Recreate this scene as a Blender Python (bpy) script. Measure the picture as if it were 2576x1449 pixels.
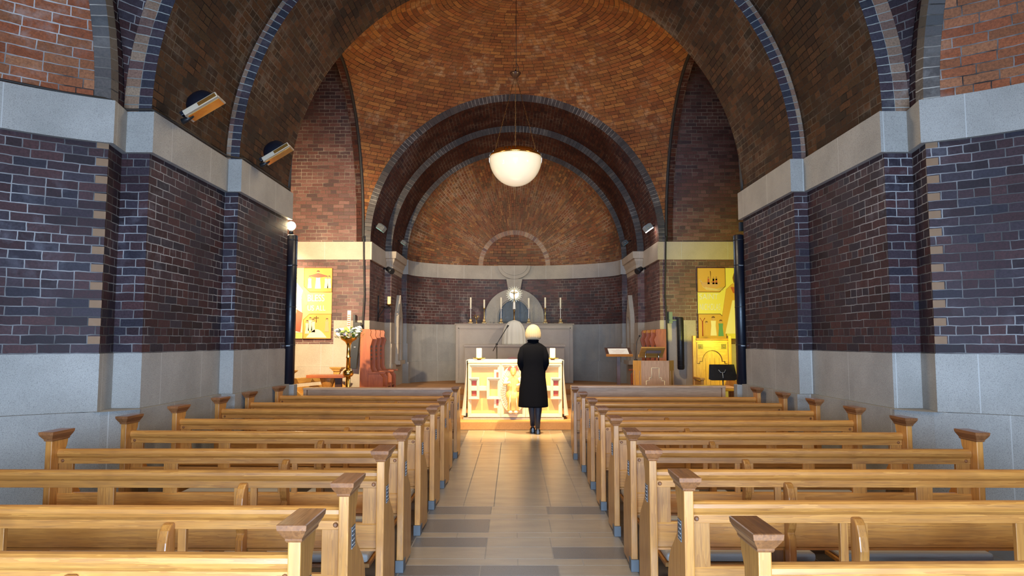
import bpy, bmesh, math, random
from math import pi, sin, cos, sqrt, atan2, radians as R
from mathutils import Vector, Matrix
random.seed(7)
for o in list(bpy.data.objects): bpy.data.objects.remove(o, do_unlink=True)
SC = bpy.context.scene
COL = SC.collection

# ------------------------------------------------------------------ camera, world, exposure
cd = bpy.data.cameras.new('camera'); cam = bpy.data.objects.new('camera', cd); COL.objects.link(cam)
cd.lens = 36*1720/2576; cd.sensor_width = 36; cd.clip_start = .05; cd.clip_end = 100
cam.location = (-.03, 0, 1.45)
cam.rotation_euler = (R(90)+math.atan(133.5/1720), 0, math.atan(3/1720))
SC.camera = cam
SC.view_settings.view_transform = 'Standard'; SC.view_settings.look = 'None'
SC.view_settings.exposure = 0.2; SC.view_settings.gamma = 1
SC.view_settings.use_curve_mapping = False
W = bpy.data.worlds.new('world'); SC.world = W; W.use_nodes = True
W.node_tree.nodes['Background'].inputs[0].default_value = (.45, .6, 1, 1)
W.node_tree.nodes['Background'].inputs[1].default_value = .03

def area(name, loc, rot, size, power, color, sy=None):
    l = bpy.data.lights.new(name, 'AREA'); l.energy = power; l.color = color; l.size = size
    if sy: l.shape = 'RECTANGLE'; l.size_y = sy
    o = bpy.data.objects.new(name, l); COL.objects.link(o); o.location = loc; o.rotation_euler = rot
    return o
def aim(loc, target):
    return (Vector(target)-Vector(loc)).to_track_quat('-Z', 'Y').to_euler()
def spot(name, loc, target, power, color, angle=60, blend=.6, r=.05):
    l = bpy.data.lights.new(name, 'SPOT'); l.energy = power; l.color = color
    l.spot_size = R(angle); l.spot_blend = blend; l.shadow_soft_size = r
    o = bpy.data.objects.new(name, l); COL.objects.link(o); o.location = loc; o.rotation_euler = aim(loc, target)
    return o
def point(name, loc, power, color, r=.1):
    l = bpy.data.lights.new(name, 'POINT'); l.energy = power; l.color = color; l.shadow_soft_size = r
    o = bpy.data.objects.new(name, l); COL.objects.link(o); o.location = loc
    return o
WARM = (1, .62, .28); GOLD = (1, .72, .36); DAY = (.47, .69, 1)
# daylight: the glazed entrance behind the camera
dl = area('daylight_entrance', (0, -2.75, 1.15), (R(80), 0, 0), 4.4, 620, DAY, 1.9); dl.data.spread = R(120)
# yellow spot added in the right transept for its unseen source; no fixture
spot('transept_yellow_fill', (4.3, 10.3, 1.6), (4.6, 14, 1.9), 330, (1, .93, .05), 84, .9, .1)
# unseen warm fill lights added above the pews, no lamps hang there
area('nave_fill_light', (0, 3.4, 5.2), (0, 0, 0), 2.2, 85, (1, .82, .56), 2.2)
area('nave_fill_light', (0, 8.3, 5.8), (0, 0, 0), 1.6, 105, (1, .8, .52), 1.2)
# warm fill spots added behind the camera to brighten the pew backs
for sx in (-1, 1):
    spot('pew_fill_spot', (sx*1.9, -1.5, 4.6), (sx*1.9, 5.2, .3), 200, (1, .74, .40), 42, .7, .1)
# spot lamps on the altar
spot('altar_spot', (-1.3, 9.5, 5.3), (-.45, 11.55, .5), 2700, GOLD, 36, .7)
spot('altar_spot', (1.3, 9.5, 5.3), (.5, 11.55, .5), 2700, GOLD, 36, .7)
for sx in (-1, 1):
    spot('sanctuary_fill_spot', (sx*1.0, 9.5, 5.3), (sx*2.55, 12.3, 1.0), 420, (1, .78, .5), 50, .9, .08)  # extra warm fill beside the altar spots, added for ambo and stalls
# up-lighters of the crossing dome, standing on the stone band behind the nave arch
spot('dome_uplight', (-2.75, 9.55, 3.7), (.6, 12.6, 7.2), 165, (1, .70, .33), 130, .9, .1)
spot('dome_uplight', (2.75, 9.55, 3.7), (-.6, 12.6, 7.2), 165, (1, .70, .33), 130, .9, .1)
# apse lamps
spot('apse_spot', (-2.5, 16.3, 3.85), (.8, 18.3, 4.6), 85, (1, .7, .4), 130, .9, .05)
spot('apse_spot', (2.5, 16.3, 3.85), (-.8, 18.3, 4.6), 85, (1, .7, .4), 130, .9, .05)
spot('chancel_spot', (2.7, 14.3, 3.75), (0, 17.15, 2.63), 900, (1, .93, .8), 5, .4, .02)
spot('chancel_spot', (2.7, 14.3, 3.75), (-.3, 16.6, 1.2), 190, (1, .85, .65), 60, .9, .03)
area('chancel_blue_area', (0, 14.8, 5.6), (R(-18), 0, 0), 2.0, 55, (.62, .8, 1), 1.0)  # pale blue area light under the chancel vault, no opening there
# transept lamp by the left black column
spot('transept_lamp_light', (-3.35, 9.75, 3.08), (-4.6, 14, 2.4), 1500, (1, .8, .5), 100, .9, .06)
spot('transept_lamp_light', (-3.35, 9.75, 3.08), (-4.75, 14, 2.5), 2600, (1, .85, .6), 24, 1, .06)
point('transept_lamp_glow', (-3.3, 9.7, 3.08), 15, (1, .8, .5), .05)

# ------------------------------------------------------------------ materials
MATS = {}
def newmat(name):
    m = bpy.data.materials.new(name); m.use_nodes = True
    nt = m.node_tree; b = nt.nodes['Principled BSDF']
    MATS[name] = m
    return m, nt, b
def N(nt, t, **k):
    n = nt.nodes.new(t)
    for a, v in k.items():
        if a.startswith('i_'): n.inputs[a[2:].replace('_', ' ')].default_value = v
        else: setattr(n, a, v)
    return n
def ramp(nt, stops, interp='LINEAR'):
    r = nt.nodes.new('ShaderNodeValToRGB'); cr = r.color_ramp; cr.interpolation = interp
    while len(cr.elements) > 1: cr.elements.remove(cr.elements[-1])
    cr.elements[0].position = stops[0][0]; cr.elements[0].color = (*stops[0][1], 1)
    for p, c in stops[1:]:
        e = cr.elements.new(p); e.color = (*c, 1)
    return r
def mix(nt, fac, a, b, mode='MIX'):
    m = nt.nodes.new('ShaderNodeMix'); m.data_type = 'RGBA'; m.blend_type = mode
    for s, v in ((0, fac), (6, a), (7, b)):
        if hasattr(v, 'is_linked'): nt.links.new(v, m.inputs[s])
        else: m.inputs[s].default_value = v if s == 0 else (*v, 1)
    return m.outputs[2]
def mapr(nt, val, a, b, c=0., d=1.):
    m = nt.nodes.new('ShaderNodeMapRange'); nt.links.new(val, m.inputs[0])
    for i, v in zip((1, 2, 3, 4), (a, b, c, d)): m.inputs[i].default_value = v
    return m.outputs[0]
def noise(nt, vec, scale, detail=3, rough=.55):
    n = nt.nodes.new('ShaderNodeTexNoise'); n.inputs['Scale'].default_value = scale
    n.inputs['Detail'].default_value = detail; n.inputs['Roughness'].default_value = rough
    if vec is not None: nt.links.new(vec, n.inputs['Vector'])
    return n.outputs['Fac']
def math_(nt, op, a, b=None):
    m = nt.nodes.new('ShaderNodeMath'); m.operation = op
    for i, v in enumerate((a, b)):
        if v is None: continue
        if hasattr(v, 'is_linked'): nt.links.new(v, m.inputs[i])
        else: m.inputs[i].default_value = v
    return m.outputs[0]

def brick(name, stops, mort, mort2, bw=.225, bh=.075, ms=.0048, squash=.5, sqf=5, rough=.5, pale=(.5, .46, .42), pale_amt=.25, offset=.5, bump=.5, spec=.5, voff=0):
    m, nt, b = newmat(name)
    tc = N(nt, 'ShaderNodeTexCoord'); uv = tc.outputs['UV']
    mp = N(nt, 'ShaderNodeMapping'); nt.links.new(uv, mp.inputs[0]); mp.inputs['Location'].default_value = (0, voff, 0)
    # slightly wandering joints
    nn = nt.nodes.new('ShaderNodeTexNoise'); nn.inputs['Scale'].default_value = 9; nt.links.new(mp.outputs[0], nn.inputs['Vector'])
    vm = N(nt, 'ShaderNodeVectorMath', operation='SUBTRACT'); nt.links.new(nn.outputs['Color'], vm.inputs[0]); vm.inputs[1].default_value = (.5, .5, .5)
    vs = N(nt, 'ShaderNodeVectorMath', operation='SCALE'); nt.links.new(vm.outputs[0], vs.inputs[0]); vs.inputs['Scale'].default_value = .016
    va = N(nt, 'ShaderNodeVectorMath', operation='ADD'); nt.links.new(mp.outputs[0], va.inputs[0]); nt.links.new(vs.outputs[0], va.inputs[1])
    bt = N(nt, 'ShaderNodeTexBrick'); nt.links.new(va.outputs[0], bt.inputs['Vector'])
    bt.offset = offset; bt.squash = squash; bt.squash_frequency = sqf
    for k, v in (('Scale', 1), ('Mortar Size', ms), ('Mortar Smooth', .25), ('Bias', 0), ('Brick Width', bw), ('Row Height', bh)): bt.inputs[k].default_value = v
    bt.inputs['Color1'].default_value = (0, 0, 0, 1); bt.inputs['Color2'].default_value = (1, 1, 1, 1); bt.inputs['Mortar'].default_value = (.5, .5, .5, 1)
    rp = ramp(nt, stops); nt.links.new(bt.outputs['Color'], rp.inputs[0])
    pos = tc.outputs['Object']
    n1 = noise(nt, pos, 55, 4, .7); n2 = noise(nt, pos, 1.1, 4, .6); n3 = noise(nt, pos, 7, 4, .65)
    c = mix(nt, 1.0, rp.outputs[0], mix(nt, mapr(nt, n1, .3, .7), (.6, .6, .6), (1.35, 1.35, 1.35)), 'MULTIPLY')
    # pale mineral bloom in patches
    pf = math_(nt, 'MULTIPLY', mapr(nt, n2, .5, .72), mapr(nt, n3, .48, .66))
    c = mix(nt, math_(nt, 'MULTIPLY', pf, pale_amt), c, pale)
    mc = mix(nt, mapr(nt, n2, .42, .62), mort, mort2)
    c = mix(nt, bt.outputs['Fac'], c, mc)
    nt.links.new(c, b.inputs['Base Color'])
    rg = math_(nt, 'ADD', math_(nt, 'MULTIPLY', n1, .3), rough-.15)
    rg = math_(nt, 'ADD', rg, math_(nt, 'MULTIPLY', bt.outputs['Fac'], .4))
    nt.links.new(rg, b.inputs['Roughness']); b.inputs['Specular IOR Level'].default_value = spec
    h = math_(nt, 'SUBTRACT', math_(nt, 'MULTIPLY', n1, .25), bt.outputs['Fac'])
    bp = N(nt, 'ShaderNodeBump'); bp.inputs['Strength'].default_value = bump; bp.inputs['Distance'].default_value = .008
    nt.links.new(h, bp.inputs['Height']); nt.links.new(bp.outputs[0], b.inputs['Normal'])
    return m
S5 = lambda *c: [(i/(len(c)-1), x) for i, x in enumerate(c)]
B_NAVE = brick('brick_nave', S5((.022, .014, .018), (.046, .020, .022), (.026, .022, .032), (.066, .028, .028), (.034, .03, .042)), (.085, .08, .08), (.34, .33, .33), rough=.6, spec=.22, pale=(.36, .36, .42), pale_amt=.2)
B_SOFF = brick('brick_soffit', S5((.034, .016, .008), (.06, .026, .010), (.03, .018, .010), (.085, .036, .014), (.05, .028, .012)), (.010, .007, .005), (.13, .10, .07), rough=.85, pale=(.4, .36, .32), pale_amt=.22, sqf=3, spec=.2)
B_DEEP = brick('brick_arch_soffit', S5((.05, .014, .010), (.075, .022, .012), (.035, .012, .010), (.09, .03, .015)), (.016, .009, .007), (.2, .15, .11), rough=.85, pale_amt=.2, sqf=3, spec=.2)
B_TRAN = brick('brick_transept', S5((.10, .035, .028), (.16, .060, .045), (.07, .032, .030), (.20, .09, .07), (.13, .05, .04)), (.09, .07, .05), (.42, .34, .26), rough=.6, pale=(.45, .36, .3), pale_amt=.25)
B_APSE = brick('brick_apse_wall', S5((.045, .018, .018), (.08, .024, .022), (.035, .022, .026), (.11, .035, .03)), (.06, .05, .045), (.30, .26, .23), rough=.55, pale_amt=.3)
B_DOME = brick('brick_dome', S5((.15, .045, .012), (.25, .080, .019), (.20, .075, .019), (.34, .14, .036), (.27, .082, .02)), (.022, .012, .007), (.13, .07, .04), rough=.75, pale=(.52, .36, .21), pale_amt=.85, sqf=4, squash=.6)
B_FAN = brick('brick_fan', S5((.11, .035, .014), (.20, .07, .024), (.10, .05, .022), (.27, .12, .04)), (.03, .02, .015), (.36, .28, .2), rough=.7, pale=(.45, .35, .27), pale_amt=.4, sqf=3)
B_NICHE = brick('brick_niche', S5((.19, .050, .018), (.30, .088, .034), (.22, .078, .032), (.34, .14, .065), (.26, .068, .025)), (.035, .03, .028), (.5, .46, .44), rough=.75, pale=(.5, .42, .38), pale_amt=.4, spec=.3, sqf=200, bw=.25, bh=.082)
B_RINGB = brick('brick_ring_blue', S5((.03, .03, .042), (.05, .045, .06), (.06, .03, .035), (.04, .045, .065)), (.2, .2, .19), (.4, .4, .36), bw=.15, bh=.083, squash=1, sqf=1, offset=0, rough=.45, pale_amt=.15)
B_RINGT = brick('brick_ring_tan', S5((.22, .11, .07), (.30, .19, .12), (.12, .06, .055), (.34, .23, .15), (.2, .09, .07)), (.2, .2, .18), (.4, .4, .36), bw=.2, bh=.083, squash=1, sqf=1, offset=0, rough=.6, pale_amt=.3)
B_RINGD = brick('brick_ring_grey', S5((.03, .026, .026), (.06, .048, .044), (.045, .03, .027), (.09, .072, .062)), (.03, .026, .024), (.42, .38, .33), bw=.3, bh=.083, squash=1, sqf=1, offset=0, rough=.6, pale_amt=.4)

def stone(name, c1, c2, speck, scale=150, joint=1.15, rough=.75, jh=50, streak=0, jc=(.5, .49, .47)):
    m, nt, b = newmat(name)
    tc = N(nt, 'ShaderNodeTexCoord'); pos = tc.outputs['Object']
    n1 = noise(nt, pos, 2.2, 5, .6); n2 = noise(nt, pos, scale, 2, .6); n3 = noise(nt, pos, scale*1.9, 2, .5)
    c = mix(nt, mapr(nt, n1, .35, .65), c1, c2)
    c = mix(nt, mapr(nt, n2, .52, .66, 0, .6), c, speck)
    c = mix(nt, mapr(nt, n3, .6, .72, 0, .6), c, tuple(min(1, x*1.7) for x in c2))
    if joint:
        bt = N(nt, 'ShaderNodeTexBrick'); nt.links.new(tc.outputs['UV'], bt.inputs['Vector']); bt.offset = 0
        for k, v in (('Scale', 1), ('Mortar Size', .005), ('Mortar Smooth', .3), ('Brick Width', joint), ('Row Height', jh)): bt.inputs[k].default_value = v
        c = mix(nt, math_(nt, 'MULTIPLY', bt.outputs['Fac'], .8), c, jc)
    nt.links.new(c, b.inputs['Base Color']); b.inputs['Roughness'].default_value = rough
    bp = N(nt, 'ShaderNodeBump'); bp.inputs['Strength'].default_value = .35; bp.inputs['Distance'].default_value = .004
    nt.links.new(n2, bp.inputs['Height']); nt.links.new(bp.outputs[0], b.inputs['Normal'])
    return m
ST = stone('stone_nave', (.30, .285, .26), (.38, .36, .33), (.16, .15, .14), joint=.82)
STW = stone('stone_chancel', (.42, .34, .25), (.50, .41, .31), (.24, .19, .14), joint=.95)
STG = stone('stone_apse', (.30, .28, .25), (.38, .35, .31), (.18, .165, .15), joint=.75)
STA = stone('stone_high_altar', (.36, .30, .25), (.42, .35, .29), (.22, .18, .15), joint=0, rough=.6)
CARP = stone('carpet_sanctuary', (.42, .20, .07), (.48, .24, .09), (.25, .10, .04), scale=160, joint=0, rough=.95)
def flat(name, col, rough=.5, metal=0, spec=.5, emit=None, es=0, coat=0):
    m, nt, b = newmat(name)
    b.inputs['Base Color'].default_value = (*col, 1); b.inputs['Roughness'].default_value = rough
    b.inputs['Metallic'].default_value = metal; b.inputs['Specular IOR Level'].default_value = spec
    if coat: b.inputs['Coat Weight'].default_value = coat
    if emit: b.inputs['Emission Color'].default_value = (*emit, 1); b.inputs['Emission Strength'].default_value = es
    n = noise(nt, N(nt, 'ShaderNodeTexCoord').outputs['Object'], 30, 3)
    nt.links.new(mapr(nt, n, .2, .8, max(0, rough-.08), min(1, rough+.08)), b.inputs['Roughness'])
    return m
def wood(name, c1, c2, dark, axis, rough=.32, coat=.3, ringscale=1.0):
    m, nt, b = newmat(name)
    tc = N(nt, 'ShaderNodeTexCoord'); oi = N(nt, 'ShaderNodeObjectInfo')
    off = N(nt, 'ShaderNodeVectorMath', operation='SCALE'); cmb = N(nt, 'ShaderNodeCombineXYZ')
    for i in range(3): nt.links.new(oi.outputs['Random'], cmb.inputs[i])
    nt.links.new(cmb.outputs[0], off.inputs[0]); off.inputs['Scale'].default_value = 13
    ad = N(nt, 'ShaderNodeVectorMath', operation='ADD'); nt.links.new(tc.outputs['Object'], ad.inputs[0]); nt.links.new(off.outputs[0], ad.inputs[1])
    mp = N(nt, 'ShaderNodeMapping'); nt.links.new(ad.outputs[0], mp.inputs[0])
    s = [14.0*ringscale]*3; s[axis] = .9; mp.inputs['Scale'].default_value = s
    n1 = noise(nt, mp.outputs[0], 1.6, 4, .6)
    mp2 = N(nt, 'ShaderNodeMapping'); nt.links.new(ad.outputs[0], mp2.inputs[0]); s = [90.]*3; s[axis] = 4; mp2.inputs['Scale'].default_value = s
    n2 = noise(nt, mp2.outputs[0], 1.5, 3, .6); n3 = noise(nt, ad.outputs[0], 3, 3, .6)
    w = math_(nt, 'FRACT', math_(nt, 'MULTIPLY', n1, 5))
    c = mix(nt, mapr(nt, w, 0, 1), c1, c2)
    c = mix(nt, mapr(nt, n2, .5, .75, 0, .55), c, dark)
    c = mix(nt, mapr(nt, n3, .55, .75, 0, .4), c, dark)
    # each timber has its own tone
    hv = N(nt, 'ShaderNodeHueSaturation'); nt.links.new(c, hv.inputs['Color'])
    nt.links.new(mapr(nt, oi.outputs['Random'], 0, 1, .82, 1.12), hv.inputs['Value'])
    nt.links.new(hv.outputs[0], b.inputs['Base Color'])
    nt.links.new(mapr(nt, n2, .3, .7, rough, rough+.18), b.inputs['Roughness'])
    b.inputs['Coat Weight'].default_value = coat; b.inputs['Coat Roughness'].default_value = .18
    bp = N(nt, 'ShaderNodeBump'); bp.inputs['Strength'].default_value = .12; bp.inputs['Distance'].default_value = .002
    nt.links.new(n2, bp.inputs['Height']); nt.links.new(bp.outputs[0], b.inputs['Normal'])
    return m
OX = [wood('oak_%s' % 'xyz'[i], (.60, .262, .055), (.46, .182, .036), (.19, .07, .018), i) for i in range(3)]
OXD = [wood('worn_oak_%s' % 'xyz'[i], (.32, .125, .042), (.22, .08, .026), (.08, .035, .018), i, .3) for i in range(3)]
RW = [wood('red_pine_%s' % 'xyz'[i], (.40, .105, .028), (.30, .07, .02), (.15, .035, .012), i, .35) for i in range(3)]
PW = [wood('pale_pine_%s' % 'xyz'[i], (.60, .35, .19), (.50, .28, .14), (.28, .13, .06), i, .4) for i in range(3)]
GW = [wood('golden_oak_%s' % 'xyz'[i], (.62, .34, .08), (.52, .26, .06), (.25, .11, .03), i, .35) for i in range(3)]
DW = [wood('dark_wood_%s' % 'xyz'[i], (.09, .035, .018), (.06, .024, .014), (.03, .012, .008), i, .35) for i in range(3)]
BRASS = flat('brass', (.75, .50, .16), .22, 1)
DBRASS = flat('dark_brass', (.30, .18, .07), .35, 1)
BLACK = flat('black_metal', (.012, .012, .014), .45)
NAVYB = flat('blue_black_paint', (.006, .008, .016), .35)
GREYM = flat('grey_metal', (.32, .36, .40), .5, .3)
CHROME = flat('steel', (.7, .7, .7), .25, 1)
WHITE = flat('white_cloth', (.82, .78, .70), .9)
CREAMC = flat('cream_veil', (.74, .68, .56), .9)
WAX = flat('candle_wax', (.86, .78, .58), .5)
WAXW = flat('white_wax', (.9, .87, .78), .5)
PAD = flat('grey_vinyl', (.58, .55, .50), .5)
RUBBER = flat('dark_cable', (.02, .016, .014), .6)
COAT = flat('black_wool', (.003, .0035, .006), 1.0, spec=.05)
SKIN = flat('skin', (.55, .34, .25), .55)
STOCK = flat('black_stocking', (.010, .013, .028), .6)
SHOE = flat('black_leather', (.012, .012, .016), .25)
HAIR = flat('blonde_hair', (.36, .29, .19), .8)
OPAL = flat('opal_glass', (.86, .84, .74), .08, emit=(1, .86, .6), es=.28, coat=.5)
ALT = flat('altar_cream', (.84, .72, .46), .6)
ALTG = flat('altar_gold', (.72, .45, .15), .5)
ALTR = flat('altar_red', (.55, .09, .06), .6)
PINK = flat('pink_cloth', (.62, .33, .30), .8)
GREEN = flat('leaf_green', (.10, .22, .05), .6)
LIME = flat('lime_petal', (.42, .50, .10), .7)
PETW = flat('white_petal', (.85, .83, .72), .7)
PETL = flat('lilac_petal', (.55, .46, .58), .7)
PAPER = flat('paper', (.85, .82, .76), .8)
PAINTY = flat('painting_gold', (.80, .52, .13), .6)
PAINTO = flat('painting_ochre', (.66, .36, .06), .6)
PAINTD = flat('painting_brown', (.16, .06, .02), .6)
PAINTW = flat('painting_cream', (.85, .74, .45), .6)
PAINTR = flat('painting_red', (.45, .09, .04), .6)
PAINTG = flat('painting_green', (.10, .30, .16), .6)
AMBER = flat('amber_reflector', (.85, .50, .12), .18, .9)
DARKGLASS = flat('dark_door', (.05, .062, .075), .45)
BLUEST = flat('grey_blue_metal', (.10, .105, .11), .6)

def tiles():
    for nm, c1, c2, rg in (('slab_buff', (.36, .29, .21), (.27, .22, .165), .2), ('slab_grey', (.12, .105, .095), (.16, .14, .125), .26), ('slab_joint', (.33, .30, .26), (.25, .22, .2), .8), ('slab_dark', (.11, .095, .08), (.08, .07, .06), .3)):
        m, nt, b = newmat(nm)
        pos = N(nt, 'ShaderNodeTexCoord').outputs['Object']
        mp = N(nt, 'ShaderNodeMapping'); nt.links.new(pos, mp.inputs[0]); mp.inputs['Scale'].default_value = (1, 3.5, 1)
        a = noise(nt, mp.outputs[0], 2.2, 5, .6); s = noise(nt, pos, 130, 2)
        c = mix(nt, mapr(nt, a, .3, .7), c1, c2)
        c = mix(nt, mapr(nt, s, .55, .7, 0, .8 if nm == 'slab_grey' else .25), c, tuple(x*.45 for x in c1))
        nt.links.new(c, b.inputs['Base Color'])
        nt.links.new(mapr(nt, a, .3, .7, rg+.10, rg+.17), b.inputs['Roughness']); b.inputs['Coat Weight'].default_value = .5 if rg < .7 else 0; b.inputs['Coat Roughness'].default_value = .27
tiles()

# ------------------------------------------------------------------ mesh builder
class MB:
    def __init__(s): s.v = []; s.f = []; s.uv = []; s.m = []; s.sm = []
    def face(s, pts, uv=None, mi=0, sm=False):
        i = len(s.v); s.v += [tuple(p) for p in pts]; s.f.append(list(range(i, i+len(pts)))); s.uv.append(uv); s.m.append(mi); s.sm.append(sm)
    def add(s, vs, fs, mi=0, sm=False):
        i = len(s.v); s.v += [tuple(p) for p in vs]
        for f in fs: s.f.append([a+i for a in f]); s.uv.append(None); s.m.append(mi); s.sm.append(sm)
    def box(s, x0, x1, y0, y1, z0, z1, mi=0):
        vs = [(x, y, z) for z in (z0, z1) for y in (y0, y1) for x in (x0, x1)]
        s.add(vs, [(0, 2, 3, 1), (4, 5, 7, 6), (0, 1, 5, 4), (2, 6, 7, 3), (0, 4, 6, 2), (1, 3, 7, 5)], mi)
        return s
    def loft(s, loops, mi=0, caps=True, closed=True, sm=False):
        n = len(loops[0]); vs = [p for l in loops for p in l]; fs = []
        for k in range(len(loops)-1):
            for i in range(n if closed else n-1):
                j = (i+1) % n; fs.append((k*n+i, k*n+j, (k+1)*n+j, (k+1)*n+i))
        i0 = len(s.v); s.add(vs, fs, mi, sm)
        if caps:
            s.f.append([i0+i for i in range(n)][::-1]); s.uv.append(None); s.m.append(mi); s.sm.append(False)
            s.f.append([i0+(len(loops)-1)*n+i for i in range(n)]); s.uv.append(None); s.m.append(mi); s.sm.append(False)
        return s
    def prism(s, poly, axis, a, b, mi=0):
        def P(u, v, w): return [(w, u, v), (u, w, v), (u, v, w)][axis]
        return s.loft([[P(u, v, a) for u, v in poly], [P(u, v, b) for u, v in poly]], mi)
    def lathe(s, prof, c=(0, 0, 0), n=24, mi=0, sm=True, squash=1):
        loops = [[(c[0]+r*cos(2*pi*i/n), c[1]+squash*r*sin(2*pi*i/n), c[2]+z) for i in range(n)] for r, z in prof]
        return s.loft(loops, mi, True, True, sm)
    def tube(s, pts, r, n=8, mi=0, sm=True):
        pts = [Vector(p) for p in pts]; loops = []; u = None
        for i, p in enumerate(pts):
            d = (pts[min(i+1, len(pts)-1)]-pts[max(i-1, 0)]).normalized()
            if u is None:
                a = Vector((0, 0, 1)) if abs(d.z) < .9 else Vector((1, 0, 0)); u = d.cross(a).normalized()
            else:
                u = u-d*u.dot(d); u = u.normalized() if u.length > 1e-4 else d.orthogonal().normalized()
            w = d.cross(u)
            rr = r[i] if isinstance(r, (list, tuple)) else r
            loops.append([tuple(p+u*rr*cos(2*pi*k/n)+w*rr*sin(2*pi*k/n)) for k in range(n)])
        return s.loft(loops, mi, True, True, sm)
    def ball(s, c, r, n=12, m=8, mi=0, sc=(1, 1, 1)):
        loops = [[(c[0]+sc[0]*r*sin(pi*(j+.02)/(m+.04))*cos(2*pi*i/n), c[1]+sc[1]*r*sin(pi*(j+.02)/(m+.04))*sin(2*pi*i/n), c[2]-sc[2]*r*cos(pi*(j+.02)/(m+.04))) for i in range(n)] for j in range(m+1)]
        return s.loft(loops, mi, True, True, True)
    def rot(s, M, start=0):
        for i in range(start, len(s.v)): s.v[i] = tuple(M @ Vector(s.v[i]))
        return s
    def build(s, name, mats, parent=None, loc=(0, 0, 0), rotz=0, bevel=0, kind=None, fix=True, solid=0, autosm=True):
        if not isinstance(mats, (list, tuple)): mats = [mats]
        me = bpy.data.meshes.new(name); me.from_pydata(s.v, [], s.f)
        uvl = me.uv_layers.new(name='UVMap')
        for mt in mats: me.materials.append(mt)
        for pi_, p in enumerate(me.polygons):
            p.material_index = s.m[pi_]; p.use_smooth = s.sm[pi_]
            u = s.uv[pi_]
            n = p.normal
            for k, li in enumerate(p.loop_indices):
                if u: uvl.data[li].uv = u[k]
                else:
                    co = me.vertices[me.loops[li].vertex_index].co
                    uvl.data[li].uv = (co.x, co.y) if abs(n.z) > .7 else ((co.y, co.z) if abs(n.x) > abs(n.y) else (co.x, co.z))
        if fix:
            bm = bmesh.new(); bm.from_mesh(me); bmesh.ops.recalc_face_normals(bm, faces=bm.faces); bm.to_mesh(me); bm.free()
        o = bpy.data.objects.new(name, me); COL.objects.link(o); o.location = loc; o.rotation_euler = (0, 0, rotz)
        if parent: o.parent = parent
        if bevel:
            b = o.modifiers.new('b', 'BEVEL'); b.width = bevel; b.segments = 2; b.limit_method = 'ANGLE'; b.angle_limit = R(40)
        if kind: o['kind'] = kind
        return o
def tag(o, label, cat, group=None):
    o['label'] = label; o['category'] = cat
    if group: o['group'] = group
    return o
def thing(name, loc, label, cat, group=None, rotz=0):
    o = bpy.data.objects.new(name, None); COL.objects.link(o); o.location = loc; o.rotation_euler = (0, 0, rotz); o.empty_display_size = .1
    return tag(o, label, cat, group)
def copy_tree(o, parent=None):
    c = o.copy(); COL.objects.link(c)
    if parent: c.parent = parent
    for ch in list(o.children): copy_tree(ch, c)
    return c

# ------------------------------------------------------------------ the shell
ZD, ZB0, ZB1 = 1.345, 3.12, 3.49          # dado top, band bottom, band top (spring line)
HW1, HW2, HN = 3.28, 3.13, 3.53
Y1, Y2, Y3, Y4, Y5, Y6, Y7 = 6.0, 7.6, 9.3, 14.0, 15.65, 17.1, 18.55
NC = (2.5, 3.6); NR = 2.31; NX = 3.47
def offset_path(path, d):
    out = []; n = len(path)
    for i, p in enumerate(path):
        def nrm(a, b):
            t = Vector((b[0]-a[0], b[1]-a[1])).normalized(); return Vector((t.y, -t.x))
        ns = []
        if i > 0: ns.append(nrm(path[i-1], p))
        if i < n-1: ns.append(nrm(p, path[i+1]))
        if len(ns) == 1: q = ns[0]*d
        else:
            b = ns[0]+ns[1]
            q = b/max(.3, b.length_squared)*2*d if b.length > .1 else ns[0]*d
        out.append((p[0]+q.x, p[1]+q.y))
    return out
def wallstrip(mb, path, z0, z1, d, mi=0, caps=True, s0=0):
    """vertical face along the path, d metres proud of it on the room side, with its ledges"""
    op = offset_path(path, d); bp = offset_path(path, -.06); s = s0
    for i in range(len(path)-1):
        a, b = op[i], op[i+1]; L = math.dist(path[i], path[i+1])
        mb.face([(a[0], a[1], z0), (b[0], b[1], z0), (b[0], b[1], z1), (a[0], a[1], z1)], [(s, z0), (s+L, z0), (s+L, z1), (s, z1)], mi)
        if caps:
            c, e = bp[i], bp[i+1]
            for z in (z0+.0015, z1-.0015): mb.face([(a[0], a[1], z), (b[0], b[1], z), (e[0], e[1], z), (c[0], c[1], z)], [(s, z), (s+L, z), (s+L, z+.1), (s, z+.1)], mi)
        s += L
def mirror(path): return [(-x, y) for x, y in path][::-1]
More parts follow.
